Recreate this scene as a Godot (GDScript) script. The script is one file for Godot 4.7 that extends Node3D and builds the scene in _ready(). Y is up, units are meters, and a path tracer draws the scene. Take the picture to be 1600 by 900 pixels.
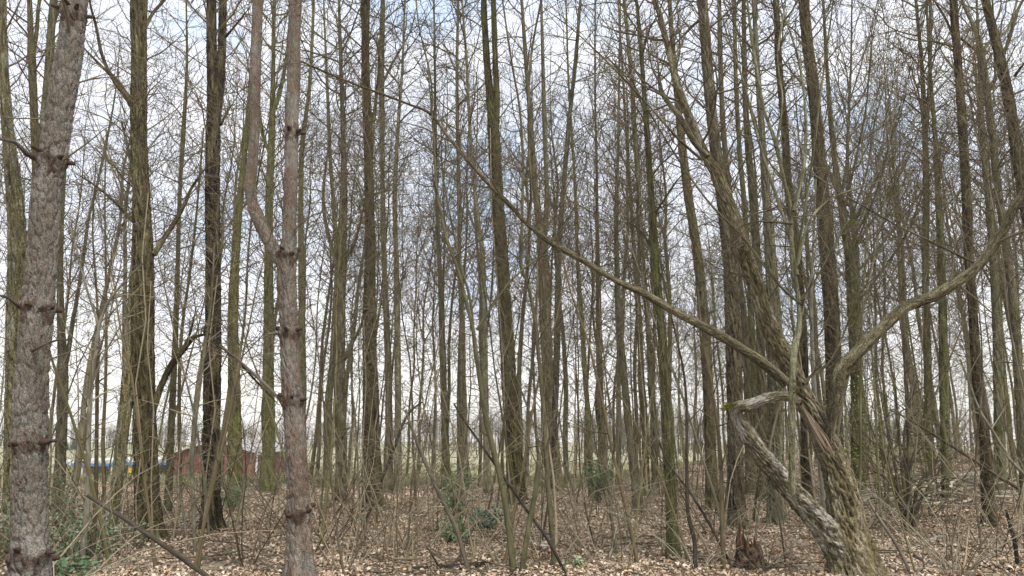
extends Node3D
# A bare late-winter wood seen from its edge path: traced trunks in front, scattered growth behind,
# a straw field with a small red barn beyond.

const F := 1164.0          # focal length in photograph pixels (1600 x 900)
const EYE := 1.5
const HORIZON := 688.0
var pitch := atan((HORIZON - 450.0) / F)
var sp := sin(pitch)
var cp := cos(pitch)
var rng := RandomNumberGenerator.new()
var nz := FastNoiseLite.new()      # smooth noise, frequency 1
var nf := FastNoiseLite.new()      # fractal noise, frequency 1
var ncell := FastNoiseLite.new()   # plate edges
var nval := FastNoiseLite.new()    # plate values
var mats := {}
var used := {}
var above := 1e6            # branches starting higher than this (far over the frame) are thinned out

# ------------------------------------------------------------------ mesh collecting
class Builder:
	var v := PackedVector3Array()
	var n := PackedVector3Array()
	var c := PackedColorArray()
	var ix := PackedInt32Array()

	func tube(pts: PackedVector3Array, rad: PackedFloat32Array, sides: int, col: Color) -> void:
		var count := pts.size()
		if count < 2:
			return
		var t := (pts[1] - pts[0]).normalized()
		var u := t.cross(Vector3.UP if absf(t.y) < 0.9 else Vector3.RIGHT).normalized()
		var start := v.size()
		for i in count:
			if i > 0:
				t = (pts[mini(i + 1, count - 1)] - pts[i - 1]).normalized()
				u = (u - t * u.dot(t)).normalized()
			var w := t.cross(u)
			var r := rad[i]
			for j in sides:
				var a := TAU * j / sides
				var d := u * cos(a) + w * sin(a)
				v.push_back(pts[i] + d * r)
				n.push_back(d)
				c.push_back(col)
		for i in count - 1:
			var o := start + i * sides
			for j in sides:
				var k := (j + 1) % sides
				ix.append_array(PackedInt32Array([o + j, o + sides + j, o + k, o + k, o + sides + j, o + sides + k]))

	func leaf(p: Vector3, along: Vector3, side: Vector3, l: float, w: float, col: Color) -> void:
		var up := along.cross(side).normalized()
		var s := v.size()
		v.append_array(PackedVector3Array([p, p + along * l * 0.5 + side * w * 0.5 + up * l * 0.08, p + along * l - up * l * 0.1, p + along * l * 0.5 - side * w * 0.5 + up * l * 0.08]))
		for i in 4:
			n.push_back(up)
			c.push_back(col)
		ix.append_array(PackedInt32Array([s, s + 1, s + 2, s, s + 2, s + 3]))

	func quad(a: Vector3, b: Vector3, d: Vector3, e: Vector3, col: Color) -> void:
		var nn := (d - a).cross(b - a).normalized()
		var s := v.size()
		v.append_array(PackedVector3Array([a, b, d, e]))
		for i in 4:
			n.push_back(nn)
			c.push_back(col)
		ix.append_array(PackedInt32Array([s, s + 1, s + 2, s, s + 2, s + 3]))

	func box(lo: Vector3, hi: Vector3, col: Color) -> void:
		quad(Vector3(lo.x, hi.y, hi.z), Vector3(hi.x, hi.y, hi.z), Vector3(hi.x, lo.y, hi.z), Vector3(lo.x, lo.y, hi.z), col)
		quad(Vector3(hi.x, hi.y, lo.z), Vector3(lo.x, hi.y, lo.z), Vector3(lo.x, lo.y, lo.z), Vector3(hi.x, lo.y, lo.z), col)
		quad(Vector3(lo.x, hi.y, lo.z), Vector3(lo.x, hi.y, hi.z), Vector3(lo.x, lo.y, hi.z), Vector3(lo.x, lo.y, lo.z), col)
		quad(Vector3(hi.x, hi.y, hi.z), Vector3(hi.x, hi.y, lo.z), Vector3(hi.x, lo.y, lo.z), Vector3(hi.x, lo.y, hi.z), col)
		quad(Vector3(lo.x, hi.y, lo.z), Vector3(hi.x, hi.y, lo.z), Vector3(hi.x, hi.y, hi.z), Vector3(lo.x, hi.y, hi.z), col)
		quad(Vector3(lo.x, lo.y, hi.z), Vector3(hi.x, lo.y, hi.z), Vector3(hi.x, lo.y, lo.z), Vector3(lo.x, lo.y, lo.z), col)

	func mesh(m: Material) -> ArrayMesh:
		var a := []
		a.resize(Mesh.ARRAY_MAX)
		a[Mesh.ARRAY_VERTEX] = v
		a[Mesh.ARRAY_NORMAL] = n
		a[Mesh.ARRAY_COLOR] = c
		a[Mesh.ARRAY_INDEX] = ix
		var r := ArrayMesh.new()
		r.add_surface_from_arrays(Mesh.PRIMITIVE_TRIANGLES, a)
		r.surface_set_material(0, m)
		return r

# ------------------------------------------------------------------ names, labels, nodes
func numbered(called: String) -> String:
	var k: int = used.get(called, 0)
	used[called] = k + 1
	return called if k == 0 else "%s_%03d" % [called, k]

func tag(o: Node3D, label: String, category: String, group := "") -> void:
	o.set_meta("label", label)
	o.set_meta("category", category)
	if group:
		o.set_meta("group", group)

func thing(called: String, label: String, category: String, at: Vector3, group := "") -> Node3D:
	var o := Node3D.new()
	o.name = numbered(called)
	add_child(o)
	o.position = at
	tag(o, label, category, group)
	return o

func part(called: String, m: Mesh, parent: Node3D, kind := "") -> MeshInstance3D:
	var o := MeshInstance3D.new()
	o.name = called
	o.mesh = m
	parent.add_child(o, true)
	if kind:
		o.set_meta("kind", kind)
	return o

func copy_of(o: Node3D, at: Vector3, turn: float, size: float, label: String, group: String) -> Node3D:
	var r: Node3D = o.duplicate()
	var base: String = o.get_meta("base")
	r.name = numbered(base)
	add_child(r)
	r.position = at
	r.rotation.y = turn
	r.scale = Vector3.ONE * size
	var look: String = o.get_meta("look", "")
	r.set_meta("label", (look + " " + label).strip_edges())
	r.set_meta("group", group)
	return r

# ------------------------------------------------------------------ the lie of the land
func smooth(a: float, b: float, x: float) -> float:
	return smoothstep(a, b, x)

func edge_of(x: float, z: float) -> float:
	var a := x / maxf(-z, 1.0)
	return 23.5 + 43.0 * smooth(0.08, 0.4, a) + 3.0 * nz.get_noise_2d(x * 0.12, z * 0.12)

func gh(x: float, z: float) -> float:
	var d := -z
	var e := edge_of(x, z)
	var y := 0.07 * nz.get_noise_2d(x * 0.22, z * 0.22) + 0.03 * nz.get_noise_2d(x * 0.9 + 40.0, z * 0.9)
	y *= 1.0 - smooth(60.0, 120.0, d)
	var a := x / maxf(d, 1.0)
	y += 0.75 * smooth(0.22, 0.6, a) * smooth(11.0, 24.0, d) * (1.0 - smooth(50.0, 90.0, d))
	return y - 1.4 * smooth(e, e + 34.0, d)

func P(px: float, py: float, d: float) -> Vector3:
	var x := (px - 800.0) / F
	var y := -(py - 450.0) / F
	var s := d / (cp - y * sp)
	return Vector3(x * s, EYE + (y * cp + sp) * s, -d)

func RAD(py: float, w: float, d: float) -> float:
	var y := -(py - 450.0) / F
	return (0.44 if d < 9.4 else 0.40) * w / F * d / (cp - y * sp)

func ground_depth(px: float, py: float) -> float:
	var last := 4.0
	var d := 4.0
	while d < 160.0:
		var p := P(px, py, d)
		if p.y <= gh(p.x, p.z):
			break
		last = d
		d *= 1.02
	for i in 8:
		var m := (last + d) * 0.5
		var p := P(px, py, m)
		if p.y <= gh(p.x, p.z):
			d = m
		else:
			last = m
	return d

func on_ground(px: float, py: float) -> Vector3:
	var p := P(px, py, ground_depth(px, py))
	p.y = gh(p.x, p.z)
	return p

# ------------------------------------------------------------------ bark
func bark_mesh(pts: PackedVector3Array, rad: PackedFloat32Array, sides: int, ring: float, kind: String, tint: Color, tint2: Color, sd: float, foot: float, whorls: PackedFloat32Array, m: Material) -> ArrayMesh:
	var cs := PackedVector3Array()
	var rs := PackedFloat32Array()
	var n := pts.size()
	for i in n - 1:
		var a := pts[maxi(i - 1, 0)]
		var b := pts[mini(i + 2, n - 1)]
		var k := maxi(1, int(ceil(pts[i].distance_to(pts[i + 1]) / ring)))
		for j in k:
			var t := float(j) / k
			cs.push_back(pts[i].cubic_interpolate(pts[i + 1], a, b, t))
			rs.push_back(lerpf(rad[i], rad[i + 1], t * t * (3.0 - 2.0 * t)))
	cs.push_back(pts[n - 1])
	rs.push_back(rad[n - 1])
	var rows := cs.size()
	var cols := sides + 1
	var v := PackedVector3Array()
	var nn := PackedVector3Array()
	var c := PackedColorArray()
	var uv := PackedVector2Array()
	var ix := PackedInt32Array()
	v.resize(rows * cols)
	nn.resize(rows * cols)
	c.resize(rows * cols)
	uv.resize(rows * cols)
	var t := (cs[1] - cs[0]).normalized()
	var u := t.cross(Vector3.FORWARD).normalized()
	if absf(t.z) > 0.95:
		u = t.cross(Vector3.UP).normalized()
	var s := 0.0
	var urep := maxf(1.0, roundf(TAU * rad[0] / 0.3))
	for i in rows:
		if i > 0:
			t = (cs[mini(i + 1, rows - 1)] - cs[i - 1]).normalized()
			u = (u - t * u.dot(t)).normalized()
			s += cs[i].distance_to(cs[i - 1])
		var w := t.cross(u)
		var r := rs[i]
		var h := cs[i].y - foot
		var flare := 0.0
		if foot > -50.0:
			flare = 0.55 * exp(-maxf(h, 0.0) / 0.22)
		var amp := clampf(r * (0.13 if r > 0.09 else 0.085), 0.0015, 0.019)
		var ring_up := 0.0
		for q in whorls:
			ring_up += 0.14 * exp(-pow((s - q) / 0.05, 2.0))
		for j in cols:
			var th := TAU * float(j % sides) / sides
			var ca := cos(th)
			var sa := sin(th)
			var X := ca * r
			var Z := sa * r
			var d := 0.0
			var tone := 1.0
			var col := tint
			if kind == "pine":
				var wx := 0.25 * nz.get_noise_3d(X * 9.0 + sd, s * 6.0, Z * 9.0)
				var e := ncell.get_noise_3d(X * 17.0 + sd + wx, s * 9.0 + wx, Z * 17.0) + 1.0
				var val := nval.get_noise_3d(X * 17.0 + sd + wx, s * 9.0 + wx, Z * 17.0)
				d = (smoothstep(0.0, 0.2, e) - 0.9) * amp * 1.15 + 0.2 * amp * val + 0.35 * amp * nf.get_noise_3d(X * 30.0 + sd, s * 14.0, Z * 30.0)
				var brown := smoothstep(-0.25, 0.25, val * 0.6 + 0.7 * nz.get_noise_3d(X * 3.0, s * 1.1 + sd, Z * 3.0))
				col = tint.lerp(tint2, brown)
				tone = 0.72 + 0.55 * (val * 0.5 + 0.5) + 0.5 * nf.get_noise_3d(X * 40.0, s * 22.0, Z * 40.0 + sd)
				# red-brown rot and resin round the old branch whorls, as the photograph shows on both pines
				for q in whorls:
					var below := q - s + 0.05 * nz.get_noise_2d(th * 3.0 + q, sd)
					var stain := nz.get_noise_3d(X * 8.0 + q * 7.0, s * 9.0, Z * 8.0)
					if below > -0.05 and below < 0.10 + 0.10 * stain:
						col = col.lerp(Color(0.075, 0.045, 0.034), 0.75 * smoothstep(-0.25, 0.2, stain))
			elif kind == "furrow" or kind == "rough":
				var along := 1.7 if kind == "furrow" else 5.5
				var warp := 0.35 * nz.get_noise_3d(X * 5.0, s * 2.2 + sd, Z * 5.0)
				var q := absf(nz.get_noise_3d(X * 24.0 + sd + warp * (3.0 if kind == "furrow" else 1.0), s * along + warp, Z * 24.0))
				var q2 := nf.get_noise_3d(X * 45.0 + sd, s * 6.0, Z * 45.0)
				d = (smoothstep(0.0, 0.25, q) - 0.85) * amp * 2.5 + q2 * amp * 0.9
				var patch := nf.get_noise_3d(X * 6.0 + sd, s * 1.3, Z * 6.0)
				col = tint.lerp(tint2, smoothstep(-0.05, 0.3, patch))
				tone = 1.05 + 1.0 * nf.get_noise_3d(X * 42.0, s * along * 1.9 + sd, Z * 42.0) + 0.45 * nf.get_noise_3d(X * 14.0 + sd, s * 1.1, Z * 14.0)
			else:
				d = amp * 0.6 * nf.get_noise_3d(X * 16.0 + sd, s * 5.0, Z * 16.0)
				var patch2 := nf.get_noise_3d(X * 8.0 + sd, s * 2.6, Z * 8.0)
				col = tint.lerp(tint2, smoothstep(-0.02, 0.2, patch2))
				tone = 1.0 + 0.7 * nf.get_noise_3d(X * 30.0, s * 6.0 + sd, Z * 30.0)
			var rr := r * (1.0 + ring_up * (1.0 + 0.8 * sin(th * 4.0 + sd)) + 0.05 * nz.get_noise_3d(ca * 0.9 + sd, s * 0.9, sa * 0.9) + flare * (0.55 + 0.45 * sin(th * 5.0 + sd))) + d
			var at := i * cols + j
			v[at] = cs[i] + (u * ca + w * sa) * rr
			tone *= 1.2
			if kind != "pine":
				col = Color(col.r * 0.98, col.g * 1.01, col.b * 1.06)
			c[at] = Color(col.r * tone, col.g * tone, col.b * tone)
			uv[at] = Vector2(urep * j / sides, s / 1.2)
	for i in rows:
		var up := mini(i + 1, rows - 1) * cols
		var dn := maxi(i - 1, 0) * cols
		for j in cols:
			var jn := (j + 1) % sides
			var jp := (j - 1 + sides) % sides
			nn[i * cols + j] = (v[i * cols + jn] - v[i * cols + jp]).cross(v[up + j] - v[dn + j]).normalized()
	ix.resize((rows - 1) * sides * 6)
	var k2 := 0
	for i in rows - 1:
		var o := i * cols
		for j in sides:
			ix[k2] = o + j
			ix[k2 + 1] = o + cols + j
			ix[k2 + 2] = o + j + 1
			ix[k2 + 3] = o + j + 1
			ix[k2 + 4] = o + cols + j
			ix[k2 + 5] = o + cols + j + 1
			k2 += 6
	var a := []
	a.resize(Mesh.ARRAY_MAX)
	a[Mesh.ARRAY_VERTEX] = v
	a[Mesh.ARRAY_NORMAL] = nn
	a[Mesh.ARRAY_COLOR] = c
	a[Mesh.ARRAY_TEX_UV] = uv
	a[Mesh.ARRAY_INDEX] = ix
	var out := ArrayMesh.new()
	out.add_surface_from_arrays(Mesh.PRIMITIVE_TRIANGLES, a)
	out.surface_set_material(0, m)
	return out

# ------------------------------------------------------------------ twigs
func rvec() -> Vector3:
	return Vector3(rng.randf_range(-1, 1), rng.randf_range(-1, 1), rng.randf_range(-1, 1))

func grow(b: Builder, p: Vector3, dir: Vector3, l: float, r: float, lvl: int, last: int, col: Color, lift: float) -> void:
	var segs := clampi(int(l / 0.2), 2, 8 if lvl == 0 else 4)
	var pts := PackedVector3Array([p])
	var rad := PackedFloat32Array([r])
	var step := l / segs
	var d := dir
	var tip := maxf(0.0026, r * 0.32)
	for i in segs:
		d = (d + rvec() * 0.27 + Vector3(0, lift, 0)).normalized()
		p += d * step
		var t := float(i + 1) / segs
		pts.push_back(p)
		var rh := lerpf(r, tip, t)
		rad.push_back(rh)
		if lvl < last and (i > 0 or lvl > 0):
			var k := 1 if rng.randf() < 0.75 else 2
			for q in k:
				var side := d.cross(rvec()).normalized()
				var ang := rng.randf_range(0.5, 1.1)
				var cd := (d * cos(ang) + side * sin(ang)).normalized()
				grow(b, p, cd, l * rng.randf_range(0.28, 0.55) * (1.15 - 0.6 * t), maxf(0.0034, rh * 0.68), lvl + 1, last, col, lift)
	b.tube(pts, rad, 5 if lvl == 0 and r > 0.012 else 3, col)

func at_height(pts: PackedVector3Array, rad: PackedFloat32Array, s: float) -> Array:
	var run := 0.0
	for i in pts.size() - 1:
		var l := pts[i].distance_to(pts[i + 1])
		if run + l >= s:
			var t := (s - run) / l
			return [pts[i].lerp(pts[i + 1], t), lerpf(rad[i], rad[i + 1], t), (pts[i + 1] - pts[i]).normalized()]
		run += l
	return [pts[pts.size() - 1], rad[rad.size() - 1], (pts[pts.size() - 1] - pts[pts.size() - 2]).normalized()]

func length_of(pts: PackedVector3Array) -> float:
	var l := 0.0
	for i in pts.size() - 1:
		l += pts[i].distance_to(pts[i + 1])
	return l

# branches along a trunk or limb, small and level low down, long and rising high up
func dress(b: Builder, pts: PackedVector3Array, rad: PackedFloat32Array, count: int, from: float, reach: float, col: Color, last := 2, lift := 0.05) -> void:
	var total := length_of(pts)
	var az := rng.randf() * TAU
	for i in count:
		var t := from + (1.0 - from) * pow((i + rng.randf()) / count, 0.85)
		var q := at_height(pts, rad, total * t)
		if q[0].y > above and rng.randf() < 0.75:
			continue
		var axis: Vector3 = q[2]
		az += 2.4 + rng.randf_range(-0.4, 0.4)
		var side := axis.cross(Vector3(cos(az), 0.13, sin(az))).normalized()
		var rise := rng.randf_range(0.35, 0.95) if t > 0.45 else rng.randf_range(0.0, 0.7)
		var dir := (side * cos(rise) + axis * sin(rise)).normalized()
		var l := reach * lerpf(0.3, 1.0, smoothstep(0.1, 0.75, t)) * rng.randf_range(0.35, 1.15)
		if t > 0.9:
			l *= 0.6
		var r0: float = q[1]
		grow(b, q[0], dir, l, minf(r0 * 0.55, 0.006 + l * 0.0095), 0, last, col, lift)

# ------------------------------------------------------------------ a tree traced from its trunk
const DARK := Color(0.105, 0.082, 0.05)
const BROWN := Color(0.155, 0.125, 0.07)
const OLIVE := Color(0.16, 0.145, 0.068)
const GREY := Color(0.215, 0.19, 0.125)
const PALE := Color(0.30, 0.275, 0.20)
const MOSS := Color(0.12, 0.125, 0.04)
const GREEN := Color(0.17, 0.165, 0.075)
const TWIG := Color(0.105, 0.086, 0.055)
const TWIGP := Color(0.31, 0.265, 0.18)

func to_world(flat: Array, d: float, dz := 0.0) -> Array:
	var pts := PackedVector3Array()
	var rad := PackedFloat32Array()
	var n := flat.size() / 3
	for i in n:
		var dd := d + dz * float(i) / maxf(1.0, n - 1)
		var x: float = flat[i * 3]
		var y: float = flat[i * 3 + 1]
		var w: float = flat[i * 3 + 2]
		pts.push_back(P(x, y, dd))
		rad.push_back(RAD(y, w, dd))
	return [pts, rad]

func rooted(pts: PackedVector3Array, rad: PackedFloat32Array) -> Array:
	var p := pts[0]
	var g := gh(p.x, p.z)
	if p.y > g + 0.05:
		pts.insert(0, Vector3(p.x + (p.x - pts[1].x) * 0.2, g - 0.12, p.z))
		rad.insert(0, rad[0] * 1.05)
	else:
		pts[0].y = g - 0.12
	return [pts, rad]

func topped(pts: PackedVector3Array, rad: PackedFloat32Array, more: float) -> Array:
	var n := pts.size()
	var d := (pts[n - 1] - pts[n - 2]).normalized()
	d = (d + Vector3(0, 0.6, 0)).normalized()
	var r := rad[n - 1]
	for i in 3:
		var t := (i + 1) / 3.0
		pts.push_back(pts[n - 1] + d * more * t + Vector3(rng.randf_range(-0.1, 0.1), 0, rng.randf_range(-0.1, 0.1)))
		rad.push_back(maxf(0.008, r * (1.0 - 0.92 * t)))
	return [pts, rad]

func tree(called: String, label: String, category: String, d: float, flat: Array, o := {}) -> Node3D:
	if d <= 0.0:
		d = ground_depth(flat[0], flat[1])
	var kind: String = o.get("bark", "furrow")
	var tint: Color = o.get("tint", BROWN)
	rng.seed = hash(label)
	if kind == "furrow" and not o.get("dark", false):
		var k := rng.randf_range(0.8, 1.3)
		tint = tint.lerp([GREY, PALE * 0.8, DARK, GREEN][rng.randi() % 4], 0.55 * rng.randf())
		tint = Color(tint.r * k * 1.04, tint.g * k * 1.08, tint.b * k * 0.98)
	var tint2: Color = o.get("tint2", tint.lerp([OLIVE, PALE, MOSS * 1.3, GREY][rng.randi() % 4], 0.65))
	var col: Color = o.get("twig", TWIG.lerp(TWIGP, 0.35 * rng.randf()))
	var sd := rng.randf() * 100.0
	var q := to_world(flat, d, o.get("lean", 0.0))
	q = rooted(q[0], q[1])
	var wide: float = o.get("wide", 1.0)
	for i in q[1].size():
		q[1][i] *= wide
	if flat[flat.size() - 2] <= 6:
		q = topped(q[0], q[1], o.get("more", 4.0))
	var pts: PackedVector3Array = q[0]
	var rad: PackedFloat32Array = q[1]
	var foot := gh(pts[0].x, pts[0].z)
	var base := Vector3(pts[0].x, foot, pts[0].z)
	var root := thing(called, label, category, base, o.get("group", ""))
	for i in pts.size():
		pts[i] -= base
	var wmax := 0.0
	for i in flat.size() / 3:
		wmax = maxf(wmax, flat[i * 3 + 2])
	var sides := clampi(int(wmax * (1.9 if d < 9.5 else 1.35)), 7, 96)
	var ring := clampf(d * 0.0032, 0.016, 0.3) if d < 9.5 else clampf(d * 0.0052, 0.03, 0.3)
	if wmax < 9:
		ring = 0.25
	var marks := PackedFloat32Array()
	for y in o.get("whorls", []):
		var target := P(0, y, d).y - base.y
		var run := 0.0
		for i in pts.size() - 1:
			var l := pts[i].distance_to(pts[i + 1])
			if pts[i + 1].y > target:
				run += l * (target - pts[i].y) / (pts[i + 1].y - pts[i].y)
				break
			run += l
		marks.push_back(run)
	var m: Material = mats.get(kind)
	var bole := part("trunk", bark_mesh(pts, rad, sides, ring, kind, tint, tint2, sd, 0.0 if o.get("flare", true) else -99.0, marks, m), root)
	var b := Builder.new()
	above = P(0, -100, d).y - base.y
	var n := int(o.get("n", 40) * 1.45)
	if n > 0:
		dress(b, pts, rad, n, o.get("from", 0.22) * 0.6, o.get("reach", 2.2), col, o.get("last", 2), o.get("lift", 0.05))
	for limb in o.get("limbs", []):
		var lf: Array = limb.slice(1)
		var lt: Color = o.get("limb_tint", tint)
		var lt2: Color = o.get("limb_tint2", tint2)
		var dz0 := 0.0
		var dz1 := 0.0
		if limb[0] is Array:
			dz0 = limb[0][0]
			dz1 = limb[0][1]
			if limb[0].size() > 2:
				lt = Color(0.17, 0.16, 0.085)
				lt2 = Color(0.24, 0.225, 0.14)
		else:
			dz1 = limb[0]
		var lq := to_world(lf, d + dz0, dz1 - dz0)
		var lp: PackedVector3Array = lq[0]
		var lr: PackedFloat32Array = lq[1]
		for i in lp.size():
			lp[i] -= base
		for i in lr.size():
			lr[i] *= wide * rng.randf_range(0.9, 1.12)
			if i > 0:
				lp[i] += rvec() * 0.018
		var le := lr.size() - 1
		if lf[lf.size() - 2] > 6:
			lr[le] *= 0.35
			lr[le - 1] *= 0.75
		var lw: float = lf[2]
		if lf[lf.size() - 2] <= 6 and lf[lf.size() - 2] > -90:
			var tq := topped(lp, lr, 2.0)
			lp = tq[0]
			lr = tq[1]
		part("limb", bark_mesh(lp, lr, clampi(int(lw * 1.8), 6, 60), ring if lw > 9 else maxf(ring, 0.1), o.get("limb_bark", kind), lt, lt2, sd + 9.0, -99.0, PackedFloat32Array(), m), root)
		var ln: int = o.get("limb_n", 14)
		dress(b, lp, lr, ln, 0.1, o.get("limb_reach", 1.1), col, o.get("last", 2))
	above = 1e6
	# broken stubs and knots where a pine's whorls were
	for k in marks.size():
		for j in 5:
			var aq := at_height(pts, rad, marks[k] + rng.randf_range(-0.03, 0.03))
			var az := TAU * (j + rng.randf_range(0.0, 0.7)) / 5.0
			var dir := Vector3(cos(az), rng.randf_range(-0.1, 0.35), sin(az)).normalized()
			var rr: float = aq[1]
			var kb := Builder.new()
			var kl := rng.randf_range(0.025, 0.09)
			var kr := rng.randf_range(0.014, 0.027)
			var p0: Vector3 = aq[0]
			kb.tube(PackedVector3Array([p0 + dir * rr * 0.7, p0 + dir * (rr + kl * 0.6), p0 + dir * (rr + kl), p0 + dir * (rr + kl * 1.02)]), PackedFloat32Array([kr * 1.5, kr, kr * 0.75, 0.002]), 8, Color(0.07, 0.045, 0.035))
			part("knot", kb.mesh(mats.twig), bole)
	if b.v.size():
		part("crown", b.mesh(mats.twig), root)
	for vine in o.get("vines", []):
		var vq := to_world(vine.slice(1), d + vine[0])
		var vp: PackedVector3Array = vq[0]
		for i in vp.size():
			vp[i] -= base
		var vb := Builder.new()
		vb.tube(vp, vq[1], 5, TWIGP)
		part("vine", vb.mesh(mats.twig), root)
	return root

# a stem, pole or stick traced in the picture; its foot is on the ground unless it lies free
func stick(called: String, label: String, category: String, d: float, flat: Array, tint: Color, o := {}) -> Node3D:
	if d <= 0.0:
		d = ground_depth(flat[0], flat[1])
	rng.seed = hash(label)
	var q := to_world(flat, d, o.get("dz", 0.0))
	if o.get("rooted", true):
		q = rooted(q[0], q[1])
	var pts: PackedVector3Array = q[0]
	var rad: PackedFloat32Array = q[1]
	var base := Vector3(pts[0].x, gh(pts[0].x, pts[0].z), pts[0].z)
	for i in pts.size():
		pts[i] -= base
	var root := thing(called, label, category, base)
	tint *= 0.72
	part("stem", bark_mesh(pts, rad, o.get("sides", 10), 0.08, "smooth", tint, o.get("tint2", tint * 1.3), rng.randf() * 90.0, -99.0, PackedFloat32Array(), mats.smooth), root)
	var n: int = o.get("n", 0)
	var b := Builder.new()
	if n > 0:
		dress(b, pts, rad, n, o.get("from", 0.15), o.get("reach", 0.9), o.get("twig", TWIG), 2, o.get("lift", 0.05))
	for limb in o.get("limbs", []):
		var lq := to_world(limb.slice(1), d, limb[0])
		var lp: PackedVector3Array = lq[0]
		for i in lp.size():
			lp[i] -= base
		part("branch", bark_mesh(lp, lq[1], 7, 0.1, "smooth", tint, tint * 1.2, 3.0, -99.0, PackedFloat32Array(), mats.smooth), root)
		dress(b, lp, lq[1], 8, 0.15, 0.7, o.get("twig", TWIG), 1)
	if b.v.size():
		part("crown", b.mesh(mats.twig), root)
	return root

# ------------------------------------------------------------------ materials and sky
func grey_texture(freq: float, lo: float, hi: float, sd: int, ridged := false) -> ImageTexture:
	var n := FastNoiseLite.new()
	n.seed = sd
	n.frequency = freq
	n.fractal_type = FastNoiseLite.FRACTAL_RIDGED if ridged else FastNoiseLite.FRACTAL_FBM
	n.fractal_octaves = 4
	var im := n.get_seamless_image(512, 512)
	im.convert(Image.FORMAT_RGB8)
	for y in 512:
		for x in 512:
			var k := lerpf(lo, hi, im.get_pixel(x, y).r)
			im.set_pixel(x, y, Color(k, k, k))
	return ImageTexture.create_from_image(im)

func make_materials() -> void:
	var streak := grey_texture(0.045, 0.5, 1.15, 3)
	var relief := grey_texture(0.03, 0.0, 1.0, 5, true)
	for k in ["pine", "furrow", "smooth", "rough"]:
		var m := StandardMaterial3D.new()
		m.resource_name = k + "_bark"
		m.vertex_color_use_as_albedo = true
		m.roughness = 0.92
		m.metallic_specular = 0.25
		if k != "smooth":
			m.albedo_texture = streak
		m.heightmap_enabled = true
		m.heightmap_texture = relief
		m.heightmap_scale = 1.2 if k == "furrow" else 0.5
		if k == "pine":
			m.uv1_scale = Vector3(1.0, 3.0, 1.0)
		if k == "rough":
			m.uv1_scale = Vector3(1.0, 2.2, 1.0)
		mats[k] = m
	var tw := StandardMaterial3D.new()
	tw.resource_name = "twig_bark"
	tw.vertex_color_use_as_albedo = true
	tw.roughness = 0.85
	tw.metallic_specular = 0.3
	mats.twig = tw
	var lf := StandardMaterial3D.new()
	lf.resource_name = "dry_leaf"
	lf.vertex_color_use_as_albedo = true
	lf.roughness = 0.8
	mats.dry = lf
	var gl := StandardMaterial3D.new()
	gl.resource_name = "green_leaf"
	gl.vertex_color_use_as_albedo = true
	gl.roughness = 0.42
	mats.green = gl
	var g := StandardMaterial3D.new()
	g.resource_name = "soil_and_litter"
	g.vertex_color_use_as_albedo = true
	g.roughness = 1.0
	g.albedo_texture = grey_texture(0.05, 0.5, 1.0, 11)
	g.uv1_triplanar = true
	g.uv1_world_triplanar = true
	g.uv1_scale = Vector3(0.45, 0.45, 0.45)
	mats.ground = g
	var pl := StandardMaterial3D.new()
	pl.resource_name = "painted_boards"
	pl.vertex_color_use_as_albedo = true
	pl.roughness = 0.7
	mats.paint = pl

func sky_image() -> ImageTexture:
	var w := 1024
	var h := 512
	var im := Image.create(w, h, false, Image.FORMAT_RGBF)
	var big := FastNoiseLite.new()
	big.seed = 21
	big.frequency = 1.0
	big.fractal_octaves = 5
	var blue := Color(0.51, 0.62, 0.79)
	var cloud := Color(0.655, 0.69, 0.775)
	var bright := Color(0.79, 0.80, 0.84)
	var low := Color(0.86, 0.83, 0.775)
	for y in h:
		var el := PI * (0.5 - (y + 0.5) / h)
		for x in w:
			var az := TAU * ((x + 0.5) / w - 0.5)
			var d := Vector3(sin(az) * cos(el), sin(el), -cos(az) * cos(el))
			var q := Vector3(d.x * 3.2, d.y * 5.5, d.z * 3.2)
			var n := big.get_noise_3d(q.x + 4.3, q.y, q.z)
			var n2 := big.get_noise_3d(q.x * 2.2 + 30.0, q.y * 2.2, q.z * 2.2)
			var c := blue.lerp(cloud, smoothstep(-0.46, -0.1, n))
			c = c.lerp(bright, 0.85 * smoothstep(-0.02, 0.42, n2 + 0.5 * n))
			c = c.lerp(Color(0.60, 0.65, 0.745), 0.6 * smoothstep(0.02, 0.35, big.get_noise_3d(q.x * 1.5 - 17.0, q.y * 1.7, q.z * 1.5)))
			c = c.lerp(low, 0.8 * (1.0 - smoothstep(0.02, 0.28, el)))
			im.set_pixel(x, y, c)
	return ImageTexture.create_from_image(im)

# ------------------------------------------------------------------ the ground
func graded(near_step: float, reach: float) -> PackedFloat32Array:
	var a := PackedFloat32Array([0.0])
	var x := 0.0
	var s := near_step
	while x < reach:
		x += s
		a.push_back(x)
		if x > 32.0:
			s *= 1.12
	return a

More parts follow.
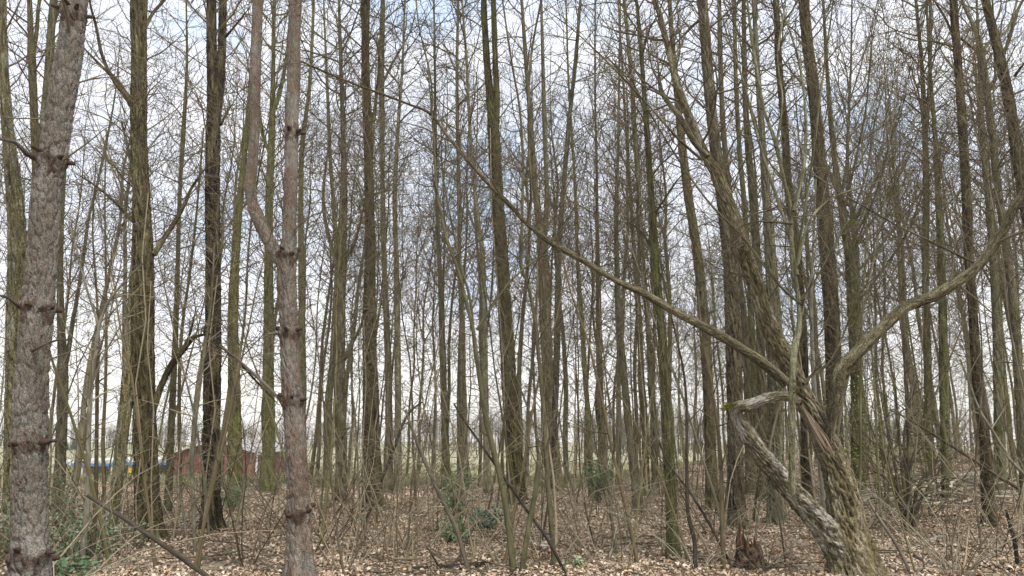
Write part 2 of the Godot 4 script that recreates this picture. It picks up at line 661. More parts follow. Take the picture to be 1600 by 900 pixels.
func make_ground() -> void:
	var half := graded(0.35, 1400.0)
	var xs := PackedFloat32Array()
	for i in range(half.size() - 1, 0, -1):
		xs.push_back(-half[i])
	xs.append_array(half)
	var zs := PackedFloat32Array([40.0, 25.0, 15.0, 8.0, 4.0, 2.0])
	for q in half:
		zs.push_back(-q)
	var v := PackedVector3Array()
	var c := PackedColorArray()
	var ix := PackedInt32Array()
	for z in zs:
		for x in xs:
			v.push_back(Vector3(x, gh(x, z), z))
			var e := edge_of(x, z) + 5.0 * nf.get_noise_2d(x * 0.5, z * 0.5)
			var f := smooth(e - 1.0, e + 4.0, -z)
			var wood := Color(0.46, 0.36, 0.255).lerp(Color(0.58, 0.47, 0.345), 0.5 + 0.9 * nf.get_noise_2d(x * 1.4, z * 1.4))
			var field := Color(0.56, 0.52, 0.33).lerp(Color(0.46, 0.47, 0.25), smoothstep(-0.2, 0.3, nf.get_noise_2d(x * 0.06 + 5.0, z * 0.06)))
			field = field.lerp(Color(0.52, 0.47, 0.33), smoothstep(0.0, 0.35, nf.get_noise_2d(x * 0.3, z * 0.1)))
			c.push_back(wood.lerp(field, f))
	var cols := xs.size()
	for i in zs.size() - 1:
		for j in cols - 1:
			var o := i * cols + j
			ix.append_array(PackedInt32Array([o, o + cols, o + 1, o + 1, o + cols, o + cols + 1]))
	var st := SurfaceTool.new()
	var a := []
	a.resize(Mesh.ARRAY_MAX)
	a[Mesh.ARRAY_VERTEX] = v
	a[Mesh.ARRAY_COLOR] = c
	a[Mesh.ARRAY_INDEX] = ix
	st.create_from_arrays(a)
	st.generate_normals()
	var o := MeshInstance3D.new()
	o.name = "ground"
	o.mesh = st.commit()
	o.mesh.surface_set_material(0, mats.ground)
	o.set_meta("kind", "structure")
	o.set_meta("label", "gently uneven woodland floor running out into straw field")
	add_child(o)

func scatter(called: String, label: String, category: String, m: Mesh, where: Array, tones: PackedColorArray) -> void:
	var mm := MultiMesh.new()
	mm.transform_format = MultiMesh.TRANSFORM_3D
	mm.use_colors = true
	mm.mesh = m
	mm.instance_count = where.size()
	for i in where.size():
		mm.set_instance_transform(i, where[i])
		mm.set_instance_color(i, tones[i])
	var o := MultiMeshInstance3D.new()
	o.name = called
	o.multimesh = mm
	add_child(o)
	tag(o, label, category)
	o.set_meta("kind", "stuff")

func leaf_litter() -> void:
	rng.seed = 501
	var b := Builder.new()
	# a patch of curled dry leaves, each folded along its midrib; patches overlap and are turned at random
	var prof := [[-0.5, 0.0, 0.0], [-0.2, 0.28, 0.09], [0.15, 0.31, 0.11], [0.5, 0.0, -0.08]]
	var pick := [Color(0.90, 0.90, 0.90), Color(1.0, 1.0, 1.0), Color(0.74, 0.71, 0.67), Color(0.62, 0.57, 0.53), Color(1.12, 1.14, 1.17), Color(0.82, 0.66, 0.52), Color(0.62, 0.6, 0.58)]
	for k in 42:
		var ra := 0.42 * sqrt(rng.randf())
		var th := rng.randf() * TAU
		var size := rng.randf_range(0.036, 0.07)
		var bas := Basis.from_euler(Vector3(rng.randfn(0.0, 0.35), rng.randf() * TAU, rng.randfn(0.0, 0.35)))
		if rng.randf() < 0.5:
			bas = bas * Basis(Vector3.RIGHT, PI)
		bas = bas.scaled(Vector3(size, size, size))
		var at := Vector3(cos(th) * ra, rng.randf_range(0.0, 0.035), sin(th) * ra)
		var tone: Color = pick[rng.randi() % 5] if rng.randf() < 0.8 else pick[rng.randi() % 7]
		var j := rng.randf_range(0.85, 1.1)
		tone = Color(tone.r * j, tone.g * j, tone.b * j)
		for i in 3:
			var p: Array = prof[i]
			var q: Array = prof[i + 1]
			for sgn in [-1.0, 1.0]:
				b.quad(at + bas * Vector3(p[0], p[2], 0.0), at + bas * Vector3(p[0], p[2] + p[1] * 0.5, sgn * p[1]), at + bas * Vector3(q[0], q[2] + q[1] * 0.4, sgn * q[1]), at + bas * Vector3(q[0], q[2], 0.0), tone)
	var m := b.mesh(mats.dry)
	var tr := []
	var tones := PackedColorArray()
	for i in 9000:
		var d := rng.randf_range(4.5, 52.0)
		d = 4.5 + (d - 4.5) * lerpf(0.45, 1.0, rng.randf())
		var x := d * rng.randf_range(-0.9, 0.9)
		var e := edge_of(x, -d)
		if d > e - 1.0 + rng.randf() * 5.0:
			continue
		var bare := nf.get_noise_2d(x * 0.8 + 60.0, d * 0.8)
		if bare < -0.28 and rng.randf() < 0.7:
			continue
		var t := Basis.from_euler(Vector3(rng.randfn(0.0, 0.06), rng.randf() * TAU, rng.randfn(0.0, 0.06)))
		tr.push_back(Transform3D(t.scaled(Vector3.ONE * rng.randf_range(0.85, 1.1) * (1.0 + 0.014 * d)), Vector3(x, gh(x, -d) + 0.012, -d)))
		var k := Color(0.61, 0.495, 0.375).lerp(Color(0.69, 0.58, 0.455), 0.5 + nf.get_noise_2d(x * 0.5, d * 0.5))
		tones.push_back(k.lerp(Color(0.34, 0.235, 0.145), 0.6 * smoothstep(0.05, 0.35, nf.get_noise_2d(x * 1.1 + 9.0, d * 1.1))))
	scatter("leaf_litter", "pale brown dry leaves covering the whole woodland floor", "leaves", m, tr, tones)
	# small dead twigs lying among the leaves
	var tb := Builder.new()
	tb.tube(PackedVector3Array([Vector3(-0.5, 0, 0), Vector3(-0.15, 0.03, 0.04), Vector3(0.2, 0.0, -0.02), Vector3(0.5, 0.02, 0.03)]), PackedFloat32Array([0.011, 0.01, 0.008, 0.004]), 4, Color.WHITE)
	tb.tube(PackedVector3Array([Vector3(0.1, 0.01, 0.0), Vector3(0.28, 0.05, 0.14)]), PackedFloat32Array([0.006, 0.003]), 3, Color.WHITE)
	tr = []
	tones = PackedColorArray()
	for i in 2600:
		var d := rng.randf_range(5.0, 34.0)
		var x := d * rng.randf_range(-0.9, 0.9)
		if d > edge_of(x, -d):
			continue
		var t := Basis.from_euler(Vector3(rng.randfn(0.0, 0.15), rng.randf() * TAU, rng.randfn(0.0, 0.15)))
		tr.push_back(Transform3D(t.scaled(Vector3.ONE * rng.randf_range(0.3, 1.1)), Vector3(x, gh(x, -d) + 0.04, -d)))
		var k := TWIG.lerp(PALE, rng.randf() * rng.randf())
		tones.push_back(k)
	scatter("twig_litter", "small dead twigs strewn over the leaf litter", "twigs", tb.mesh(mats.twig), tr, tones)

func field_grass() -> void:
	rng.seed = 77
	var b := Builder.new()
	for i in 9:
		var a := rng.randf() * TAU
		var lean := Vector3(cos(a), 0, sin(a)) * rng.randf_range(0.1, 0.5)
		b.leaf(Vector3(lean.x * 0.3, 0, lean.z * 0.3), (lean + Vector3.UP).normalized(), Vector3(-sin(a), 0, cos(a)), rng.randf_range(0.6, 1.0), 0.06, Color.WHITE)
	var tr := []
	var tones := PackedColorArray()
	for i in 16000:
		var d := rng.randf_range(24.0, 95.0)
		var x := d * rng.randf_range(-0.85, 0.35)
		if d < edge_of(x, -d) - 2.0:
			continue
		tr.push_back(Transform3D(Basis(Vector3.UP, rng.randf() * TAU).scaled(Vector3.ONE * rng.randf_range(0.12, 0.45)), Vector3(x, gh(x, -d) - 0.01, -d)))
		var k := Color(0.46, 0.41, 0.25).lerp(Color(0.30, 0.36, 0.14), rng.randf() * rng.randf())
		tones.push_back(k)
	scatter("field_grass", "pale straw and green grass of the open field", "grass", b.mesh(mats.dry), tr, tones)

# ------------------------------------------------------------------ copies: trees, saplings, shrubs further back
func proto_tree(k: int) -> Node3D:
	rng.seed = 900 + k
	var o := Node3D.new()
	o.set_meta("look", ["brown", "grey", "olive", "tall grey", "greenish", "dark brown", "mossy olive", "pale grey", "slender brown"][k % 9])
	o.set_meta("base", "slim_tree")
	o.set_meta("category", "tree")
	var h := rng.randf_range(13.0, 17.0)
	var r := rng.randf_range(0.05, 0.115)
	var pts := PackedVector3Array()
	var rad := PackedFloat32Array()
	var p := Vector3(0, -0.15, 0)
	var lean := Vector3(rng.randf_range(-0.06, 0.06), 0, rng.randf_range(-0.06, 0.06))
	for i in 10:
		var t := i / 9.0
		pts.push_back(p)
		rad.push_back(maxf(0.01, r * (1.0 - 0.93 * pow(t, 1.2))))
		p += Vector3(0, h / 9.0, 0) + lean * h / 9.0 + rvec() * Vector3(0.13, 0, 0.13)
	var tint: Color = [BROWN, GREY, OLIVE, GREY, GREEN, BROWN, OLIVE, GREY, BROWN, GREEN][k % 10]
	part("trunk", bark_mesh(pts, rad, 14, 0.22, "furrow", tint, tint.lerp(MOSS, 0.3) * 1.2, k * 7.0, 0.0, PackedFloat32Array(), mats.furrow), o)
	var b := Builder.new()
	dress(b, pts, rad, 50, 0.22, 2.5, TWIG.lerp(TWIGP, 0.15), 2, 0.09)
	# two or three rising forks
	for i in 3:
		var q := at_height(pts, rad, h * rng.randf_range(0.35, 0.7))
		var a := rng.randf() * TAU
		var fp := PackedVector3Array([q[0]])
		var fr := PackedFloat32Array([q[1] * 0.6])
		var d := Vector3(cos(a) * 0.6, 1.0, sin(a) * 0.6).normalized()
		var at: Vector3 = q[0]
		for j in 6:
			d = (d + Vector3(0, 0.12, 0) + rvec() * 0.08).normalized()
			at += d * 0.8
			fp.push_back(at)
			fr.push_back(fr[0] * (1.0 - 0.14 * (j + 1)))
		b.tube(fp, fr, 6, tint)
		dress(b, fp, fr, 10, 0.15, 1.6, TWIG, 2, 0.08)
	part("crown", b.mesh(mats.twig), o)
	return o

func proto_sapling(k: int) -> Node3D:
	rng.seed = 300 + k
	var o := Node3D.new()
	o.set_meta("look", ["dark", "tan", "olive", "slender tan", "pale grey", "brown", "blackish", "crooked tan", "greenish"][k % 9])
	o.set_meta("base", "sapling")
	o.set_meta("category", "sapling")
	var h := rng.randf_range(2.6, 6.0)
	var r := rng.randf_range(0.009, 0.022) * h / 4.0
	var pts := PackedVector3Array()
	var rad := PackedFloat32Array()
	var p := Vector3(0, -0.08, 0)
	var d := Vector3(rng.randf_range(-0.22, 0.22), 1, rng.randf_range(-0.22, 0.22)).normalized()
	for i in 9:
		pts.push_back(p)
		rad.push_back(maxf(0.003, r * (1.0 - 0.85 * i / 8.0)))
		d = (d + rvec() * 0.1 + Vector3(0, 0.04, 0)).normalized()
		p += d * h / 8.0
	var tint: Color = [TWIG, TWIGP, OLIVE, TWIGP, PALE * 0.8, BROWN][k % 6]
	var b := Builder.new()
	b.tube(pts, rad, 7, tint)
	part("stem", b.mesh(mats.twig), o)
	b = Builder.new()
	dress(b, pts, rad, 22, 0.16, 1.3, tint.lerp(TWIG, 0.6), 2, 0.06)
	part("crown", b.mesh(mats.twig), o)
	return o

func proto_shrub(k: int) -> Node3D:
	rng.seed = 600 + k
	var o := Node3D.new()
	o.set_meta("look", ["tan", "dark", "pale", "brownish", "loose tan", "upright dark", "arching pale", "sparse brown"][k % 8])
	o.set_meta("base", "bare_shrub")
	o.set_meta("category", "shrub")
	var n := 5 + k % 4
	var tint: Color = [TWIGP, TWIG, PALE, TWIGP * 0.8][k % 4]
	var tw := Builder.new()
	for i in n:
		var a := TAU * (i + rng.randf()) / n
		var out := rng.randf_range(0.25, 0.9)
		var d := Vector3(cos(a) * out, 1.0, sin(a) * out).normalized()
		var p := Vector3(cos(a), 0, sin(a)) * rng.randf_range(0.02, 0.12) + Vector3(0, -0.05, 0)
		var l := rng.randf_range(1.0, 3.0)
		var pts := PackedVector3Array()
		var rad := PackedFloat32Array()
		for j in 8:
			pts.push_back(p)
			rad.push_back(lerpf(0.010, 0.003, j / 7.0))
			d = (d + rvec() * 0.13 + Vector3(cos(a) * 0.06, -0.10 if k % 2 == 0 else 0.03, sin(a) * 0.06)).normalized()
			p += d * l / 7.0
		var b := Builder.new()
		b.tube(pts, rad, 5, tint)
		part("stem", b.mesh(mats.twig), o)
		dress(tw, pts, rad, 5, 0.2, 0.9, tint.lerp(TWIG, 0.3), 1, 0.02)
	part("crown", tw.mesh(mats.twig), o)
	return o

func proto_young(k: int) -> Node3D:
	rng.seed = 1300 + k
	var o := Node3D.new()
	o.set_meta("look", ["olive", "grey", "dark", "brown", "greenish", "pale grey"][k % 6])
	o.set_meta("base", "young_tree")
	o.set_meta("category", "tree")
	var h := rng.randf_range(5.5, 9.0)
	var r := rng.randf_range(0.011, 0.02)
	var tint: Color = [OLIVE * 0.8, GREY * 0.7, TWIG, BROWN * 0.8, GREEN * 0.7, GREY * 0.9][k % 6]
	var pts := PackedVector3Array()
	var rad := PackedFloat32Array()
	var p := Vector3(0, -0.1, 0)
	var d := Vector3(rng.randf_range(-0.25, 0.25), 1, rng.randf_range(-0.25, 0.25)).normalized()
	for i in 11:
		pts.push_back(p)
		rad.push_back(maxf(0.004, r * (1.0 - 0.85 * i / 10.0)))
		d = (d + rvec() * 0.11 + Vector3(0, 0.03, 0)).normalized()
		p += d * h / 10.0
	part("trunk", bark_mesh(pts, rad, 8, 0.3, "smooth", tint, tint.lerp(PALE, 0.4), k * 3.0, -99.0, PackedFloat32Array(), mats.smooth), o)
	var b := Builder.new()
	dress(b, pts, rad, 26, 0.3, 2.2, tint.lerp(TWIG, 0.65), 2, 0.03)
	part("crown", b.mesh(mats.twig), o)
	return o

func place_copies() -> void:
	var young := []
	for k in 6:
		young.push_back(proto_young(k))
	var trees := []
	for k in 9:
		trees.push_back(proto_tree(k))
	var sap := []
	for k in 9:
		sap.push_back(proto_sapling(k))
	var shr := []
	for k in 8:
		shr.push_back(proto_shrub(k))
	rng.seed = 4321
	# zone: px range, depth range, how many, label, group
	var zones := [
		[-120, 520, 22.0, 31.0, 12, "slim tree at the wood's edge before barn and shelter", "edge trees before the barn"],
		[470, 1000, 24.0, 34.0, 28, "slim tree at the edge of the open field", "trees along the open field"],
		[1000, 1330, 24.0, 55.0, 26, "tree standing deep behind the twisted tree's main stem", "trees deep behind the twisted tree"],
		[1330, 1760, 19.0, 58.0, 36, "tree in the dense thicket beyond the brush pile", "trees in the dense thicket"],
	]
	for z in zones:
		for i in z[4]:
			var px := lerpf(z[0], z[1], (i + rng.randf()) / z[4])
			var d := rng.randf_range(z[2], z[3])
			var p := P(px, 700, d)
			p.y = gh(p.x, p.z)
			copy_of(trees[rng.randi() % 9], p, rng.randf() * TAU, rng.randf_range(0.75, 1.15), z[5], z[6])
	zones = [
		[-80, 520, 9.5, 17.0, 26, "thin sapling between the dark furrowed trunks", "saplings between the furrowed trunks"],
		[480, 1050, 9.0, 17.0, 34, "thin sapling on open leaf litter near evergreen shrubs", "saplings around the evergreen shrubs"],
		[1050, 1720, 13.0, 36.0, 76, "thin sapling in the thicket around the twisted tree", "saplings around the twisted tree"],
	]
	for z in zones:
		for i in z[4]:
			var px := lerpf(z[0], z[1], (i + rng.randf()) / z[4])
			var d := lerpf(z[2], z[3], pow(rng.randf(), 0.8))
			var p := P(px, 700, d)
			p.y = gh(p.x, p.z)
			copy_of(sap[rng.randi() % 9], p, rng.randf() * TAU, rng.randf_range(0.7, 1.25), z[5], z[6])
	zones = [
		[-60, 520, 8.5, 14.0, 20, "low bare shrub of arching canes under the furrowed trunks", "arching shrubs under the furrowed trunks"],
		[500, 1050, 9.0, 13.0, 14, "low bare shrub of thin canes on open leaf litter", "low shrubs on the open litter"],
		[1050, 1700, 10.0, 26.0, 34, "low bare shrub of thin canes around the brush pile", "low shrubs around the brush pile"],
	]
	for z in zones:
		for i in z[4]:
			var px := lerpf(z[0], z[1], (i + rng.randf()) / z[4])
			var d := lerpf(z[2], z[3], pow(rng.randf(), 0.9))
			var p := P(px, 700, d)
			p.y = gh(p.x, p.z)
			copy_of(shr[rng.randi() % 8], p, rng.randf() * TAU, rng.randf_range(0.6, 1.2), z[5], z[6])
	zones = [
		[-40, 190, 6.6, 7.9, 2, "cane shrub rising before the leaning pine's foot", "pale canes before the leaning pine"],
		[520, 680, 8.6, 9.6, 3, "cane shrub on the near litter beside the dark wet log", "pale canes by the dark wet log"],
		[1040, 1220, 8.8, 9.8, 3, "cane shrub growing round the rotten stump", "canes round the rotten stump"],
		[1420, 1620, 8.8, 10.2, 4, "cane shrub near the black stake", "canes near the black stake"],
	]
	for z in zones:
		for i in z[4]:
			var px := lerpf(z[0], z[1], (i + rng.randf()) / z[4])
			var d := rng.randf_range(z[2], z[3])
			var p := P(px, 700, d)
			p.y = gh(p.x, p.z)
			copy_of(shr[rng.randi() % 8], p, rng.randf() * TAU, rng.randf_range(0.6, 1.0), z[5], z[6])
	zones = [
		[-60, 520, 8.6, 15.0, 12, "young tree with spreading thin branches between furrowed trunks", "young trees between furrowed trunks"],
		[500, 1020, 9.0, 16.0, 16, "young tree with spreading thin branches over open litter", "young trees over open litter"],
		[1020, 1680, 9.5, 24.0, 34, "young tree with spreading thin branches around the twisted tree", "young trees around the twisted tree"],
	]
	for z in zones:
		for i in z[4]:
			var px := lerpf(z[0], z[1], (i + rng.randf()) / z[4])
			var d := lerpf(z[2], z[3], pow(rng.randf(), 0.85))
			var p := P(px, 700, d)
			p.y = gh(p.x, p.z)
			copy_of(young[rng.randi() % 6], p, rng.randf() * TAU, rng.randf_range(0.75, 1.2), z[5], z[6])
	zones = [
		[0, 420, 7.4, 9.4, 4, "thin sapling standing between the two pines", "saplings between the two pines"],
		[500, 1000, 7.6, 9.6, 5, "thin sapling near the tall leaning green sapling", "saplings near the leaning green sapling"],
		[960, 1080, 8.4, 9.8, 2, "thin sapling standing near the slender mossy tree's foot", "saplings near the slender mossy tree"],
		[1400, 1600, 7.8, 9.8, 3, "thin sapling between the twisted tree and black stake", "saplings beside the black stake"],
	]
	for z in zones:
		for i in z[4]:
			var px := lerpf(z[0], z[1], (i + rng.randf()) / z[4])
			var d := rng.randf_range(z[2], z[3])
			var p := P(px, 700, d)
			p.y = gh(p.x, p.z)
			copy_of(sap[[0, 2, 5, 6, 8][rng.randi() % 5]], p, rng.randf() * TAU, rng.randf_range(0.75, 1.0), z[5], z[6])
	for o in trees + sap + shr + young:
		o.free()

func distant_wood() -> void:
	rng.seed = 88
	var b := Builder.new()
	for i in 3:
		var at := Vector3(i * 2.2 - 2.2, 0, rng.randf_range(-1, 1))
		var h := rng.randf_range(8.0, 11.0)
		var pts := PackedVector3Array()
		var rad := PackedFloat32Array()
		for j in 5:
			pts.push_back(at + Vector3(rng.randf_range(-0.2, 0.2), h * j / 4.0 - 0.3, rng.randf_range(-0.2, 0.2)))
			rad.push_back(lerpf(0.14, 0.02, j / 4.0))
		b.tube(pts, rad, 5, Color.WHITE)
		dress(b, pts, rad, 44, 0.06, 3.0, Color.WHITE, 1, 0.1)
	var tr := []
	var tones := PackedColorArray()
	for i in 420:
		var px := rng.randf_range(-300, 1500)
		var d := rng.randf_range(260.0, 420.0)
		if px > 560:
			d = rng.randf_range(150.0, 260.0) + maxf(0.0, (720.0 - px)) * 0.8
		var p := P(px, 700, d)
		p.y = gh(p.x, p.z)
		tr.push_back(Transform3D(Basis(Vector3.UP, rng.randf() * TAU).scaled(Vector3.ONE * rng.randf_range(0.6, 1.05)), p))
		tones.push_back(TWIG)
	scatter("distant_wood", "hazy brown line of bare trees across the field", "trees", b.mesh(mats.twig), tr, tones)

# ------------------------------------------------------------------ the twisted tree
func twisted_tree() -> void:
	var d := 8.9
	var shoot := [[-0.42, -0.1, 1], 1237, 772, 13, 1236, 700, 11, 1237, 620, 12, 1241, 550, 12, 1250, 510, 11, 1250, 470, 9, 1243, 420, 9, 1238, 360, 8, 1236, 320, 7, 1225, 285, 7, 1210, 220, 6, 1196, 170, 6, 1185, 130, 5, 1175, 60, 5, 1166, 0, 4]
	var root := tree("twisted_tree", "old twisted tree with split trunk, peeled low stem and long sweeping limbs", "tree", d,
		[1338, 905, 92, 1332, 870, 80, 1322, 810, 66, 1314, 760, 57, 1300, 715, 47, 1277, 660, 41, 1250, 610, 37, 1232, 568, 34, 1214, 535, 32, 1196, 495, 30, 1180, 445, 29, 1165, 400, 27, 1150, 350, 26, 1137, 315, 24, 1120, 272, 21, 1100, 238, 17, 1076, 182, 15, 1058, 132, 15, 1050, 100, 12, 1040, 60, 12, 1030, 20, 11, 1024, 0, 10],
		{"tint": Color(0.19, 0.155, 0.085), "tint2": Color(0.29, 0.245, 0.16), "bark": "rough", "wide": 0.93, "n": 30, "from": 0.45, "reach": 1.5, "limb_n": 20, "limb_reach": 1.05, "lean": 0.6, "more": 3.0, "limb_tint": Color(0.115, 0.098, 0.056), "limb_tint2": Color(0.19, 0.165, 0.10),
		"limbs": [
			[0.5, 1230, 600, 21, 1200, 572, 18, 1160, 545, 17, 1110, 515, 16, 1060, 488, 15, 1000, 455, 13, 960, 435, 12, 900, 402, 11, 860, 380, 10, 825, 350, 9, 800, 322, 8, 770, 295, 8, 735, 255, 7.5, 700, 210, 6.5, 672, 178, 6, 640, 165, 5, 600, 150, 4.5, 540, 125, 4, 470, 95, 3.5, 440, 80, 3, 400, 62, 2],
			[-0.8, 1294, 690, 19, 1298, 655, 20, 1305, 620, 25, 1318, 580, 27, 1345, 545, 25, 1380, 510, 23, 1420, 480, 22, 1460, 460, 20, 1500, 438, 18, 1530, 415, 18, 1552, 385, 17, 1570, 355, 15, 1585, 325, 14, 1600, 300, 13, 1620, 260, 12, 1660, 180, 9],
			[0.3, 1105, 245, 12, 1085, 222, 11, 1065, 187, 11, 1046, 160, 10, 1034, 138, 8, 1030, 110, 5, 1026, 60, 4],
			shoot,
			[[-0.3, 0.5, 1], 1240, 330, 6, 1255, 262, 6, 1260, 185, 5, 1252, 110, 5, 1235, 50, 4, 1213, 0, 4],
			[[-0.34, 0.8], 1253, 476, 6, 1220, 445, 5.5, 1160, 370, 5, 1097, 300, 4, 1010, 167, 3, 960, 60, 2, 940, 20, 1.5],
			[-0.5, 1097, 250, 5, 1060, 215, 5, 1010, 165, 4, 960, 105, 3.5, 900, 50, 3, 850, 12, 2.5],
			[0.4, 1525, 412, 4.5, 1450, 375, 4, 1380, 340, 3.5, 1300, 290, 3, 1205, 228, 2.5, 1150, 200, 2],
			[-0.4, 823, 352, 6, 829, 310, 5.5, 828, 230, 5, 826, 150, 4.5, 833, 80, 4, 845, 0, 3.5],
			[0.3, 672, 178, 4, 675, 160, 4, 670, 110, 3.5, 657, 50, 3, 648, 0, 2.5],
			[0.3, 860, 380, 4, 900, 320, 3, 915, 250, 2.5, 905, 180, 2],
			[[-0.34, 0.9, 1], 1246, 430, 6, 1232, 360, 6, 1205, 285, 5, 1180, 210, 5, 1160, 130, 4, 1138, 60, 3, 1120, 0, 2.5],
			[[-0.36, -1.2, 1], 1243, 420, 6, 1256, 340, 5, 1268, 250, 5, 1282, 160, 4, 1290, 70, 3, 1302, 0, 2.5],
			[[-0.3, 0.2, 1], 1212, 230, 5, 1222, 160, 4, 1218, 90, 4, 1228, 0, 3],
			[[-0.36, -0.9, 1], 1250, 470, 5, 1275, 440, 4, 1305, 385, 4, 1330, 345, 3, 1390, 320, 2],
			[[-0.3, -0.2], 1238, 350, 5, 1180, 345, 4, 1150, 360, 3],
			[[-0.34, 0.5, 1], 1246, 415, 6, 1262, 350, 5, 1300, 310, 4, 1352, 290, 3, 1420, 270, 2],
			[[0.0, 0.3], 1255, 600, 6, 1268, 586, 5, 1300, 562, 5, 1330, 490, 4, 1345, 440, 3],
		]})
	# the low stem: peeled, pale, bent back to the trunk at a mossy elbow
	var base := root.position
	var q := to_world([1322, 885, 50, 1292, 832, 45, 1264, 797, 40, 1236, 766, 36, 1206, 731, 33, 1181, 700, 30, 1162, 668, 26, 1151, 650, 23, 1149, 641, 22, 1158, 635, 21, 1176, 631, 20, 1200, 622, 19, 1226, 619, 17, 1250, 628, 14], d, -0.35)
	var pp: PackedVector3Array = q[0]
	for i in pp.size():
		pp[i] -= base
	var low := part("low_stem", bark_mesh(pp, q[1], 64, 0.024, "rough", Color(0.22, 0.19, 0.12), Color(0.46, 0.42, 0.34), 31.0, -99.0, PackedFloat32Array(), mats.furrow), root)
	low.set_meta("label", "pale low stem with bark peeling off")
	# splintered heartwood where the trunk has split
	rng.seed = 61
	for i in 14:
		var a := rng.randf_range(-0.7, 0.7)
		var off := i * 1.3
		var qq := to_world([1250 + off, 632 + off + a * 10, 2, 1262 + off, 656 + off * 0.6, 3.5, 1276 + off, 684 + a * 8, 3.5, 1288 + off, 704 + a * 14, 1], d - 0.12 - 0.012 * (i % 3))
		pp = qq[0]
		for j in pp.size():
			pp[j] -= base
		var sb := Builder.new()
		sb.tube(pp, qq[1], 6, Color(0.12, 0.08, 0.05).lerp(Color(0.33, 0.28, 0.21), pow(rng.randf(), 1.3)))
		part("splinter", sb.mesh(mats.twig), root)
	# moss cushion on the elbow
	var mb := Builder.new()
	var mc := P(1150, 641, d - 0.2) - base
	for i in 620:
		var n := rvec().normalized()
		n.y = absf(n.y) * 0.8
		var s := n.cross(rvec()).normalized()
		mb.leaf(mc + n * Vector3(0.155, 0.105, 0.13) * rng.randf_range(0.8, 1.0), n, s, rng.randf_range(0.02, 0.045), 0.014, Color(0.20, 0.165, 0.03).lerp(Color(0.12, 0.14, 0.03), rng.randf()))
	part("moss", mb.mesh(mats.dry), low, "stuff")

